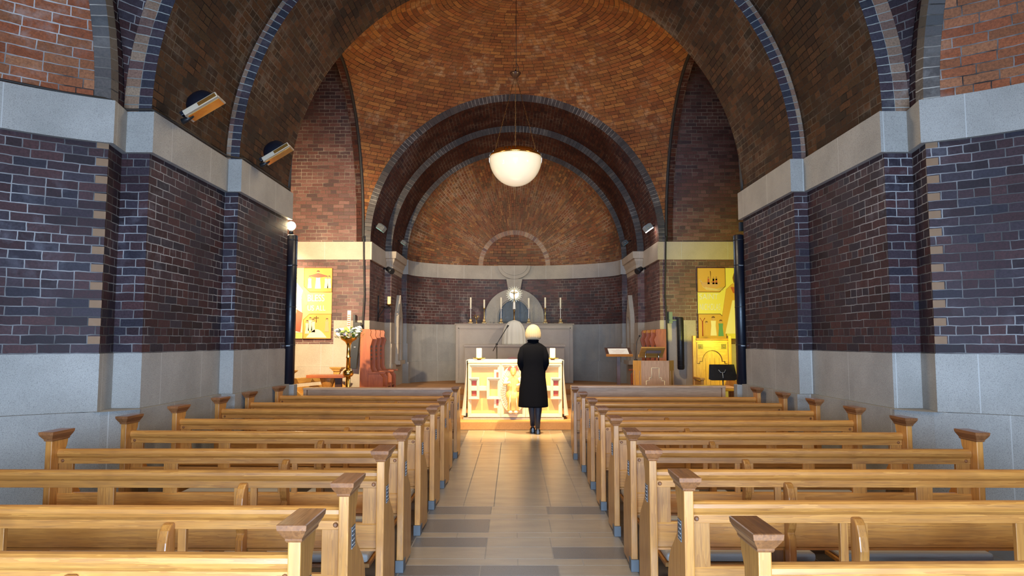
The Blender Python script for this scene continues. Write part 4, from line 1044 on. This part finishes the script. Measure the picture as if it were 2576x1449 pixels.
        mb.prism([(gx-.36, .40), (gx-.30, .14), (gx+.30, .14), (gx+.36, .40), (gx+.26, 1.0), (gx+.13, 1.12), (gx-.13, 1.12), (gx-.26, 1.0)], 1, -.045, -.034, 0)
        mb.prism([(gx-.30, .10), (gx+.30, .10), (gx+.14, .78), (gx-.14, .78)], 1, -.050, -.045, 2)
        mb.prism([(gx-.17, 1.05), (gx+.17, 1.05), (gx+.12, .93), (gx, .89), (gx-.12, .93)], 1, -.052, -.045, 4)
        mb.prism([(gx-.05, .94), (gx, .98), (gx+.05, .94), (gx, .90)], 1, -.056, -.052, 5)
    mb.prism([(gx+.085*cos(2*pi*i/20), 1.235+.115*sin(2*pi*i/20)) for i in range(20)], 1, -.050, -.034, 3)
    mb.prism([(gx-.10, 1.13), (gx-.12, 1.24), (gx-.09, 1.34), (gx, 1.375), (gx+.09, 1.34), (gx+.12, 1.24), (gx+.10, 1.13), (gx+.08, 1.25), (gx, 1.30), (gx-.08, 1.25)], 1, -.054, -.034, 1)
    mb.prism([(gx-.05, 1.17), (gx+.05, 1.17), (gx+.02, 1.10), (gx-.02, 1.10)], 1, -.056, -.05, 1)
    for q in (-1, 1): mb.ball((gx+q*.03, -.052, 1.25), .008, 8, 6, 1)
    mb.tube([(gx, -.052, 1.25), (gx-.008, -.052, 1.21), (gx+.005, -.052, 1.205)], .003, 5, 1)
    mb.build('robed_figure', mats, t)
    if s < 0:
        text_mesh('BLESS', .20, .004, (c0+.07, -.036, .76), WHITE, t, sx=.72); text_mesh('US ALL', .155, .004, (c0+.075, -.036, .57), WHITE, t, sx=.78)
    else:
        text_mesh('SAINT', .165, .004, (c0+.03, -.036, .80), WHITE, t, sx=.85); text_mesh('NICHOLAS', .19, .004, (c0+.03, -.036, .58), WHITE, t, sx=.46)
painting(-1); painting(1)

# ------------------------------------------------------------------ left side furniture
t = thing('paschal_candlestick', (-2.86, 11.8, SZ), 'tall polished brass floor candlestick with wide cup, left of the altar', 'candlestick')
MB().lathe([(.20, 0), (.20, .03), (.14, .06), (.06, .10), (.042, .14), (.042, .70)], n=32).build('base', BRASS, t)
MB().lathe([(.042, .70), (.07, .715), (.09, .745), (.09, .79), (.07, .82), (.045, .835)], n=32).build('knob', BRASS, t)
MB().lathe([(.040, .835), (.034, 1.02), (.044, 1.03), (.044, 1.04), (.034, 1.05), (.032, 1.24), (.04, 1.26), (.06, 1.30), (.13, 1.345), (.145, 1.385), (.14, 1.395), (.03, 1.37)], n=32).build('cup_and_stem', BRASS, t)
c = thing('paschal_candle', (-2.86, 11.8, SZ+1.375), 'tall decorated paschal candle in the brass floor candlestick', 'candle')
MB().lathe([(.032, 0), (.032, .46), (.028, .465), (.01, .46)], n=20).build('wax', WAX, c)
mb = MB()
for k in range(6): mb.box(-.022+.004*(k % 2), .020, -.034, -.028, .20+.035*k, .215+.035*k)
mb.box(-.003, .003, -.035, -.03, .18, .42); mb.build('painted_ornament', PAINTR, c)
fl = thing('flower_wreath', (-2.86, 11.8, SZ+1.40), 'wreath of white, lilac and lime flowers around the paschal candle', 'flowers')
mb = MB()
for i in range(150):
    a = random.random()*2*pi; rr = .08+random.random()*.15; zz = random.random()*.15-.04
    c_ = Vector((rr*cos(a), rr*sin(a), zz)); d = Vector((cos(a)+random.uniform(-.5, .5), sin(a)+random.uniform(-.5, .5), random.uniform(-.2, .8))).normalized()
    u = d.cross(Vector((0, 0, 1))).normalized()*.020; w = d*.075
    mb.face([tuple(c_), tuple(c_+w*.5+u), tuple(c_+w), tuple(c_+w*.5-u)])
mb.build('foliage', GREEN, fl, fix=False)
def blossom(mat, r):
    mb = MB(); 
    for k in range(9):
        a = 2*pi*k/9; mb.ball((r*.55*cos(a), r*.55*sin(a), 0), r*.5, 8, 5, 0, (1, 1, .6))
    for k in range(5):
        a = 2*pi*k/5+.3; mb.ball((r*.25*cos(a), r*.25*sin(a), r*.25), r*.35, 8, 5)
    return mb
bl = {}
for nm_, mt in (('w', PETW), ('l', PETL), ('g', LIME)):
    bl[nm_] = blossom(mt, .04)
cnt = 0; protos = {}
for i in range(38):
    a = 2*pi*i/19*1.0+random.uniform(-.1, .1); rr = .12+.10*random.random(); zz = .0+.15*random.random()
    x, y = rr*cos(a), rr*sin(a)
    kind = 'l' if x < -.09 and i % 3 else ('g' if -.09 <= x < .05 and i % 3 != 1 else 'w')
    if kind not in protos:
        o = bl[kind].build('blossom', {'w': PETW, 'l': PETL, 'g': LIME}[kind], fl); protos[kind] = o
    else:
        o = protos[kind].copy(); COL.objects.link(o); o.parent = fl
    o.location = (x, y, zz); o.rotation_euler = (random.uniform(-.6, .6), random.uniform(-.6, .6), a)
    sc = random.uniform(.8, 1.3); o.scale = (sc, sc, sc)
# flat loudspeaker behind the candlestick
sp = MB(); sp.box(-.075, .075, -.07, .02, 0, .93); sp.rot(Matrix.Rotation(R(5), 4, 'Y'))
t = thing('loudspeaker', (-3.24, 13.80, .90), 'slim black leaning loudspeaker on the wall behind the brass candlestick', 'loudspeaker')
sp.build('cabinet', BLACK, t, bevel=.006)
mb = MB(); mb.box(.02, .06, -.076, -.07, .42, .44); mb.build('badge', CHROME, t)
mb = MB(); mb.box(-.02, .02, .0, .14, .85, 1.08); mb.build('bracket', BLACK, t)
t = thing('loudspeaker', (3.335, 13.80, .88), 'black cylindrical loudspeaker hung on the wall right of the ambo', 'loudspeaker')
MB().lathe([(.05, 0), (.068, .02), (.068, 1.03), (.05, 1.05)], n=24).build('cylinder', BLACK, t)
mb = MB()
for k in range(9): mb.lathe([(.070, .08+.1*k), (.071, .083+.1*k), (.070, .086+.1*k)], n=24)
mb.build('grille_rib', flat('soft_black', (.02, .02, .022), .6), t)
MB().box(-.20, -.02, .02, .19, .98, 1.0).box(-.21, -.14, .05, .19, .93, 1.16).build('wall_bracket', flat('green_grey_box', (.12, .17, .13), .5), t)
# sedilia: three linked stalls each side
def stalls(s, y0, y1, xb, lb, name='choir_stalls'):
    t = thing(name, (s*xb, y0, SZ), lb, 'choir stalls', 'red wood stalls')
    n = 3; L = y1-y0; hgt = 1.54
    def X(a, b): return sorted((s*a, s*b))
    # partitions run toward the aisle; x measured from wall towards the wall side as positive
    for k in range(n+1):
        y = L*k/n
        prof = [(.30 if k else .30, 0), (.30, .62), (.24, .70), (.10, .72), (.06, .80), (.05, 1.2), (.09, 1.34), (.05, 1.42), (.06, 1.50), (.04, hgt), (-.14, hgt), (-.14, 0)]
        mb = MB(); mb.prism([(-s*a, z) for a, z in prof], 1, y, y+.045)
        p = mb.build('partition', RW[2], t, bevel=.006)
        MB().box(*sorted((-s*.02, -s*.34)), y-.01, y+.055, .70, .735).build('arm_rest', RW[0], p, bevel=.005)
    MB().box(*X(.08, .11), .02, L+.02, .1, hgt-.06).build('back_panel', RW[2], t)
    for k in range(n):
        y = L*k/n+.05; w = L/n-.055
        MB().box(*sorted((-s*.28, s*.08)), y, y+w, .42, .45).build('seat', RW[1], t)
        mb = MB()
        for q in range(4): mb.box(*sorted((-s*.02, s*.0)), y+w*.3, y+w*.7, .95+.08*q, .99+.08*q)
        mb.prism([(y+w*.25, .60), (y+w*.75, .60), (y+w*.62, .92), (y+w*.38, .92)], 0, *sorted((s*.06, s*.08)))
        mb.build('carved_panel', DW[2], t)
    return t
stalls(-1, 12.95, 14.35, 2.78, 'red wood stalls with tall partitions, left of the altar')
stalls(1, 12.95, 14.35, 2.72, 'red wood stalls with tall partitions behind the ambo, right of the altar')
for o in [o for o in COL.objects if o.name.startswith('choir_stalls')]:
    o.location.z = SZ
# side pew and console table in the left transept
mb = None
p = thing('side_pew', (-3.95, 11.95, SZ), 'oak bench seen end-on in the left transept under the painting', 'bench')
def side_end(y, k):
    e = MB().prism([(-.06, 0), (.36, 0), (.34, .35), (.22, .44), (.07, .52), (.05, .66), (.09, .74), (-.07, .74)], 1, y, y+.045).build('bench_end', GW[2], p, bevel=.004)
    MB().loft([[(-a-.02, y-a*.5, z), (.04+a, y-a*.5, z), (.04+a, y+.045+a*.5, z), (-a-.02, y+.045+a*.5, z)] for z, a in ((.735, .05), (.76, .06), (.79, .10), (.81, .105))]).build('cap', GW[1], e)
side_end(0, 0); side_end(1.45, 1)
MB().box(-.04, .0, .045, 1.45, .56, .66).build('top_rail', GW[1], p, bevel=.01)
MB().box(-.02, .01, .045, 1.45, .2, .5).build('back_panel', GW[1], p)
MB().box(.0, .30, .045, 1.45, .36, .39).build('seat', GW[1], p)
p.rotation_euler = (0, 0, R(-20))
t = thing('console_table', (-3.36, 12.35, SZ), 'low dark red console table with carved leg, left transept', 'table')
MB().prism([(-.34, .66), (.30, .66), (.38, .70), (.38, .715), (-.34, .715)], 1, -.16, .16).build('table_top', RW[0], t, bevel=.004)
MB().lathe([(.10, .0), (.10, .05), (.05, .10), (.05, .2), (.10, .34), (.06, .42), (.10, .52), (.14, .64), (.14, .66)], n=12, squash=.7).build('carved_leg', OX[2], t)
mb = MB(); mb.tube([(-.3, 0, .30), (.34, 0, .44)], .02, 6); mb.build('brace', RW[0], t)
MB().box(.14, .26, -.03, .03, .15, .66).build('dark_leg', DW[2], t)
MB().box(-.3, .3, -.05, .05, .0, .03).build('foot_rail', RW[0], t)

# ------------------------------------------------------------------ right side furniture
t = thing('book_stand', (1.88, 12.5, SZ), 'dark wooden stand with white paper sheet on its slanted top', 'lectern')
MB().box(-.03, .03, -.03, .03, .03, 1.03).build('post', DW[2], t)
MB().box(-.16, .16, -.13, .13, 0, .03).build('base', DW[0], t, bevel=.006)
M = Matrix.Translation((0, 0, 1.12)) @ Matrix.Rotation(R(24), 4, 'X')
mb = MB(); mb.loft([[(-.10, -.06, -.05), (.10, -.06, -.05), (.10, .06, -.05), (-.10, .06, -.05)], [(-.2, -.13, -.012), (.2, -.13, -.012), (.2, .13, -.012), (-.2, .13, -.012)]]); mb.rot(M)
mb.build('bracket', OX[0], t)
mb = MB(); mb.box(-.235, .235, -.16, .16, -.012, .012); mb.rot(M); d = mb.build('desk_board', DW[0], t, bevel=.004)
mb = MB(); mb.box(-.24, .24, -.175, -.155, -.015, .03); mb.rot(M); mb.build('ledge', OX[0], d, bevel=.003)
mb = MB(); mb.box(-.18, .18, -.145, .11, .012, .016); mb.rot(M)
pp = mb.build('paper', PAPER, loc=(1.88, 12.5, SZ)); tag(pp, 'white printed sheet lying on the dark slanted stand', 'paper')
mb = MB()
for k, (a, b) in enumerate(((-.03, .03), (-.12, .13), (-.09, .1), (-.11, .09), (-.06, .05))): mb.box(a, b, .05-.035*k, .056-.035*k, .016, .0165)
mb.rot(M); mb.build('print_lines', flat('faint_print', (.5, .3, .25), .8), pp)
t = thing('ambo', (2.44, 12.0, SZ), 'oak ambo with stepped cross outline and angled sides, right of the altar', 'ambo')
AH = .975
body = [(-.355, .12), (-.25, -.02), (.25, -.02), (.355, .12), (.30, .42), (-.30, .42)]
MB().prism([(-.245, -.03), (.245, -.03), (.245, .0), (-.245, .0)], 2, .02, AH).build('front_panel', PW[2], t, bevel=.003)
for s in (-1, 1):
    q = [(s*.245, -.03), (s*.36, .12), (s*.34, .14), (s*.245, .0)]
    pn = MB().prism(q, 2, .02, AH).build('side_panel', GW[2], t)
    dx, dy = .115, .15
    mb = MB()
    for f in (.22, .82): 
        x, y = .245+dx*f, -.03+dy*f; mb.box(*sorted((s*(x-.004), s*(x+.004))), y-.012, y+.004, .12, .80)
    mb.build('panel_moulding', PW[2], pn)
MB().prism([(-.34, .13), (.34, .13), (.30, .42), (-.30, .42)], 2, 0, AH-.01).build('carcass', GW[2], t)
mb = MB(); st = [(-.16, .12), (-.16, .625), (-.105, .625), (-.105, .68), (-.066, .68), (-.066, .85), (.066, .85), (.066, .68), (.105, .68), (.105, .625), (.16, .625), (.16, .12)]
for i in range(len(st)-1):
    (a, b), (c_, d) = st[i], st[i+1]
    mb.tube([(a, -.031, b), (c_, -.031, d)], .0055, 6)
mb.build('stepped_cross_outline', ALT, t)
M = Matrix.Translation((-.02, .12, 1.13)) @ Matrix.Rotation(R(-32), 4, 'X')
mb = MB(); mb.box(-.21, .21, -.14, .17, -.012, .012); mb.rot(M); d = mb.build('reading_desk', GW[0], t, bevel=.004)
mb = MB(); mb.box(-.22, .22, .15, .175, -.02, .03); mb.rot(M); mb.build('desk_ledge', GW[0], d)
mb = MB()
for a in (-.12, .11): mb.tube([(a-.02, .10, AH-.02), (a-.02, .10, 1.13)], .011, 8)
mb.build('support_rod', CHROME, t)
MB().box(-.14, .12, .03, .05, 1.10, 1.15).build('clamp_plate', DW[0], t)
t = thing('gooseneck_microphone', (2.165, 12.3, SZ+.972), 'thin gooseneck microphone rising from the left of the ambo', 'microphone')
MB().lathe([(.03, 0), (.03, .015), (.01, .02)], n=12).build('base', BLACK, t)
MB().tube([(0, 0, .02), (.01, 0, .2), (.02, 0, .33), (.06, 0, .42)], .005, 6).build('gooseneck', BLACK, t)
MB().ball((.07, 0, .435), .018).build('capsule', BLACK, t)
# presider's chair
t = thing('presider_chair', (3.68, 12.6, SZ), 'tall golden oak chair with arched boarded back, right transept', 'chair')
CH = 1.40
for s in (-1, 1):
    MB().box(*sorted((s*.30, s*.36)), .20, .27, 0, CH+.015).build('back_post', GW[2], t, bevel=.005)
    MB().box(*sorted((s*.30, s*.35)), -.28, -.22, 0, .62).build('front_post', GW[2], t, bevel=.005)
    MB().box(*sorted((s*.285, s*.365)), -.30, .22, .62, .66).build('arm_rest', GW[1], t, bevel=.008)
    MB().box(*sorted((s*.31, s*.34)), -.24, .22, .2, .60).build('side_panel', GW[2], t)
MB().box(-.30, .30, .205, .225, 1.29, 1.37).tube([(-.30, .20, 1.345), (.30, .20, 1.345)], .022, 8).build('crest_rail', GW[0], t, bevel=.004)
MB().box(-.30, .30, .225, .245, .42, 1.30).build('back_panel', GW[2], t)
# raised surround with the arched, stepped opening
ai = [(-.28, .90), (-.235, .90), (-.235, .94), (-.185, .94)]+[(-.185*cos(pi*i/16), .94+.20*sin(pi*i/16)) for i in range(1, 16)]+[(.185, .94), (.235, .94), (.235, .90), (.28, .90)]
mb = MB()
for i in range(len(ai)-1):
    a, b = ai[i], ai[i+1]
    if abs(a[0]-b[0]) < 1e-6: continue
    mb.loft([[(a[0], .205, a[1]), (b[0], .205, b[1]), (b[0], .205, 1.29), (a[0], .205, 1.29)], [(a[0], .228, a[1]), (b[0], .228, b[1]), (b[0], .228, 1.29), (a[0], .228, 1.29)]])
mb.build('arched_surround', GW[0], t)
mb = MB()
for i in range(len(ai)-1): mb.tube([(ai[i][0], .203, ai[i][1]), (ai[i+1][0], .203, ai[i+1][1])], .004, 5)
for k, x in enumerate((-.12, -.04, .045, .13)): mb.box(x-.002, x+.002, .2235, .226, .45, 1.0)
mb.build('groove_lines', DW[2], t)
for s in (-1, 1):
    mb = MB(); mb.box(*sorted((s*.17, s*.26)), .200, .206, 1.17, 1.26)
    for a in (.2, .23):
        mb.box(*sorted((s*(a-.002), s*(a+.002))), .197, .201, 1.17, 1.26)
    mb.build('carved_square', DW[2], t); mb = MB(); mb.ball((s*.215, .198, 1.215), .014); mb.build('carved_boss', GW[0], t)
MB().box(-.31, .31, -.28, .22, .42, .46).build('seat', GW[0], t, bevel=.008)
MB().box(-.27, .27, -.26, .16, .46, .50).build('seat_cushion', PINK, t, bevel=.015)
t = thing('music_stand', (3.47, 11.5, SZ), 'black folding music stand before the tall golden chair', 'music stand')
MB().tube([(0, 0, .04), (0, 0, .72)], .011, 8).build('pole', BLACK, t)
mb = MB()
for k in range(3): mb.tube([(0, 0, .16), (.22*cos(k*2.1+.5), .22*sin(k*2.1+.5), .012)], .009, 6)
mb.build('tripod_leg', BLACK, t)
M = Matrix.Translation((0, 0, .72)) @ Matrix.Rotation(R(-22), 4, 'X')
mb = MB(); mb.prism([(-.24, -.04), (-.19, -.06), (.19, -.06), (.24, -.04), (.22, .22), (-.20, .22)], 1, .0, .012); mb.rot(M); mb.build('desk', BLACK, t, bevel=.003)
mb = MB(); mb.tube([(-.06, -.012, .12), (-.03, -.012, .07), (.03, -.012, .07), (.06, -.012, .12)], .006, 6); mb.tube([(0, -.012, .07), (0, -.012, -.03)], .008, 6); mb.rot(M); mb.build('bracket', GREYM, t)
# flowers at the foot of the ambo
def posy(x, y, lb, n, wx, k0):
    t = thing('flower_arrangement', (x, y, SZ), lb, 'flowers')
    MB().lathe([(.06, 0), (.09, .06), (.10, .12), (.09, .12)], n=16).build('bowl', BRASS, t)
    mb = MB()
    for i in range(70):
        a = random.random()*2*pi; c_ = Vector((random.uniform(-wx, wx)*.6, random.uniform(-.08, .08), .12)); d = Vector((random.uniform(-1, 1)*wx*2, random.uniform(-.6, .3), random.uniform(.2, 1.2))).normalized()
        w = d*random.uniform(.12, .30); u = d.cross(Vector((0, 1, 0))).normalized()*.014
        mb.face([tuple(c_), tuple(c_+w*.5+u), tuple(c_+w), tuple(c_+w*.5-u)])
    mb.build('foliage', GREEN, t, fix=False)
    pr = None
    for i in range(n):
        if pr is None: pr = o = blossom(PETW, .035).build('blossom', PETW, t)
        else: o = pr.copy(); COL.objects.link(o); o.parent = t
        o.location = (random.uniform(-wx, wx), random.uniform(-.1, .05), random.uniform(.22, .40)); o.rotation_euler = (random.random(), random.random(), 0)
posy(2.40, 11.55, 'white flowers with green leaves at the foot of the ambo', 16, .35, 0)
posy(2.98, 11.62, 'small posy of white flowers right of the ambo foot', 6, .12, 1)

# ------------------------------------------------------------------ the woman
WX, WY = .285, 10.85
t = thing('person', (WX, WY, 0), 'person in black knee-length coat facing the altar, fair bobbed hair', 'person')
# body by skin modifier: one continuous surface
verts = {}; vl = []; el = []; rad = []
def vtx(k, co, r): verts[k] = len(vl); vl.append(co); rad.append(r)
def ed(*ks):
    for a, b in zip(ks, ks[1:]): el.append((verts[a], verts[b]))
vtx('pel', (0, 0, .92), (.15, .11)); vtx('waist', (0, .01, 1.06), (.125, .10)); vtx('chest', (0, .01, 1.24), (.12, .09)); vtx('ubk', (0, 0, 1.34), (.09, .06)); vtx('neck', (0, -.0, 1.44), (.055, .055)); vtx('head0', (0, .01, 1.51), (.062, .07)); vtx('head1', (0, .02, 1.58), (.078, .092)); vtx('head2', (0, .015, 1.65), (.065, .08))
ed('pel', 'waist', 'chest', 'ubk', 'neck', 'head0', 'head1', 'head2')
for s in (-1, 1):
    k = 'LR'[s > 0]
    fwd = .0 if s > 0 else .20
    vtx(k+'hip', (s*.085, 0, .86), (.10, .10)); vtx(k+'knee', (s*.05+.03, .01+fwd*.6, .48+fwd*.1), (.044, .046)); vtx(k+'calf', (s*.04+.03, -.02+fwd*.6, .34), (.040, .044)); vtx(k+'ank', (s*.035+.03, -.03+fwd, .09+fwd*.1), (.026, .028)); vtx(k+'heel', (s*.035+.03, -.035+fwd, .05+fwd*.05), (.034, .036)); vtx(k+'toe', (s*.04+.035, .12+fwd, .03), (.036, .022))
    ed('pel', k+'hip', k+'knee', k+'calf', k+'ank', k+'heel', k+'toe')
    vtx(k+'sh', (s*.14, 0, 1.34), (.045, .045)); vtx(k+'elb', (s*.195, -.02, 1.10), (.038, .038)); vtx(k+'wr', (s*.12, .17, 1.02), (.027, .03)); vtx(k+'palm', (s*.05, .225, 1.02), (.030, .018))
    ed('ubk', k+'sh', k+'elb', k+'wr', k+'palm')
me = bpy.data.meshes.new('body'); me.from_pydata(vl, el, []); me.materials.append(SKIN)
bo = bpy.data.objects.new('body', me); COL.objects.link(bo); bo.parent = t
sk = bo.modifiers.new('skin', 'SKIN'); sk.use_smooth_shade = True
for i, r_ in enumerate(rad): me.skin_vertices[0].data[i].radius = r_
me.skin_vertices[0].data[0].use_root = True
su = bo.modifiers.new('sub', 'SUBSURF'); su.levels = 2; su.render_levels = 2
mb = MB()   # fingers and thumbs, face
for s in (-1, 1):
    for f in range(4):
        z = 1.045-.017*f; L_ = (.07, .08, .075, .06)[f]
        mb.tube([(s*.05, .228, z), (s*(.05-L_*.4), .245, z-.004), (s*(.05-L_*.75), .24, z-.008), (s*(.05-L_), .225, z-.01)], [.009, .0085, .008, .006], 8)
    mb.tube([(s*.075, .215, 1.045), (s*.05, .225, 1.07), (s*.03, .235, 1.078)], [.011, .009, .007], 8)
    mb.ball((s*.03, .100, 1.59), .011, 10, 8); mb.ball((s*.082, .02, 1.575), .024, 10, 8, 0, (.4, .8, 1.3))
mb.tube([(0, .105, 1.60), (0, .118, 1.565), (0, .108, 1.555)], [.008, .014, .010], 8); mb.tube([(-.022, .098, 1.53), (0, .106, 1.532), (.022, .098, 1.53)], .006, 6)
mb.build('hands_and_face', SKIN, t)
# legs in stockings and shoes follow the body
mb = MB()
for s in (-1, 1):
    fwd = .0 if s > 0 else .20
    P = [(s*.085, 0, .80), (s*.05+.03, .01+fwd*.6, .48+fwd*.1), (s*.043+.03, -.02+fwd*.6, .36), (s*.035+.03, -.03+fwd, .09+fwd*.1)]
    mb.tube([P[0], tuple((P[0][k]+P[1][k])/2 for k in range(3)), P[1], P[2], tuple((P[2][k]*.5+P[3][k]*.5) for k in range(3)), P[3]], [.105, .085, .062, .060, .044, .037], 16)
mb.build('stockings', STOCK, t)
mb = MB()
for s in (-1, 1):
    fwd = .0 if s > 0 else .20
    cx_ = s*.037+.032
    loops = []
    for y, w, z0, z1 in ((-.075, .022, .0, .085), (-.05, .040, 0, .10), (-.01, .041, .0, .10), (.04, .043, 0, .075), (.10, .048, 0, .055), (.15, .038, 0, .042), (.175, .018, .004, .03)):
        loops.append([(cx_-w, y+fwd, z0), (cx_+w, y+fwd, z0), (cx_+w, y+fwd, z0+(z1-z0)*.6), (cx_+w*.5, y+fwd, z1), (cx_-w*.5, y+fwd, z1), (cx_-w, y+fwd, z0+(z1-z0)*.6)])
    mb.loft(loops)
mb.build('shoes', SHOE, t, bevel=.006)
# coat: flared body with sleeves
mb = MB(); loops = []
for z, rx, ry, yo in ((.42, .228, .19, .02), (.44, .232, .19, .02), (.55, .226, .18, .02), (.70, .215, .165, .015), (.88, .195, .15, .01), (1.02, .195, .15, .02), (1.12, .20, .155, .02), (1.25, .20, .15, .01), (1.34, .19, .12, .0), (1.39, .155, .10, .0), (1.425, .095, .08, .0), (1.455, .068, .066, .0), (1.46, .060, .058, .0)):
    n = 48
    loops.append([((rx*(1+(.035*sin(6*2*pi*i/n+z*3) if z < 1.0 else 0)*(1.05-z)))*cos(2*pi*i/n), yo+ry*(1+(.05*cos(5*2*pi*i/n) if z < 1.0 else 0)*(1.05-z))*sin(2*pi*i/n), z) for i in range(n)])
mb.loft(loops, sm=True)
for s in (-1, 1):
    mb.tube([(s*.04, 0, 1.385), (s*.10, 0, 1.37), (s*.148, 0, 1.32), (s*.175, -.01, 1.22), (s*.185, -.02, 1.10), (s*.165, .06, 1.03), (s*.12, .185, 1.02), (s*.115, .19, 1.02)], [.02, .05, .068, .072, .068, .062, .050, .04], 18)
mb.tube([(.075*cos(2*pi*i/16), .072*sin(2*pi*i/16), 1.455) for i in range(17)], .018, 8)
mb.build('coat', COAT, t)
# bobbed hair
mb = MB(); loops = []
for z, rx, ry, yo in ((1.475, .085, .060, -.055), (1.485, .108, .088, -.035), (1.53, .122, .112, -.02), (1.58, .120, .118, -.010), (1.63, .108, .114, -.005), (1.67, .086, .096, -.0), (1.698, .056, .066, 0), (1.712, .02, .025, 0)):
    n = 80; loops.append([(rx*(1+.035*sin(i*1.9)+.02*sin(i*3.1+z*20))*cos(2*pi*i/n), (yo+ry*(1+.03*sin(i*1.9))*sin(2*pi*i/n))if sin(2*pi*i/n) < .4 or z > 1.63 else yo+ry*.4, z) for i in range(n)])
mb.loft(loops, sm=True); mb.build('hair', HAIR, t)
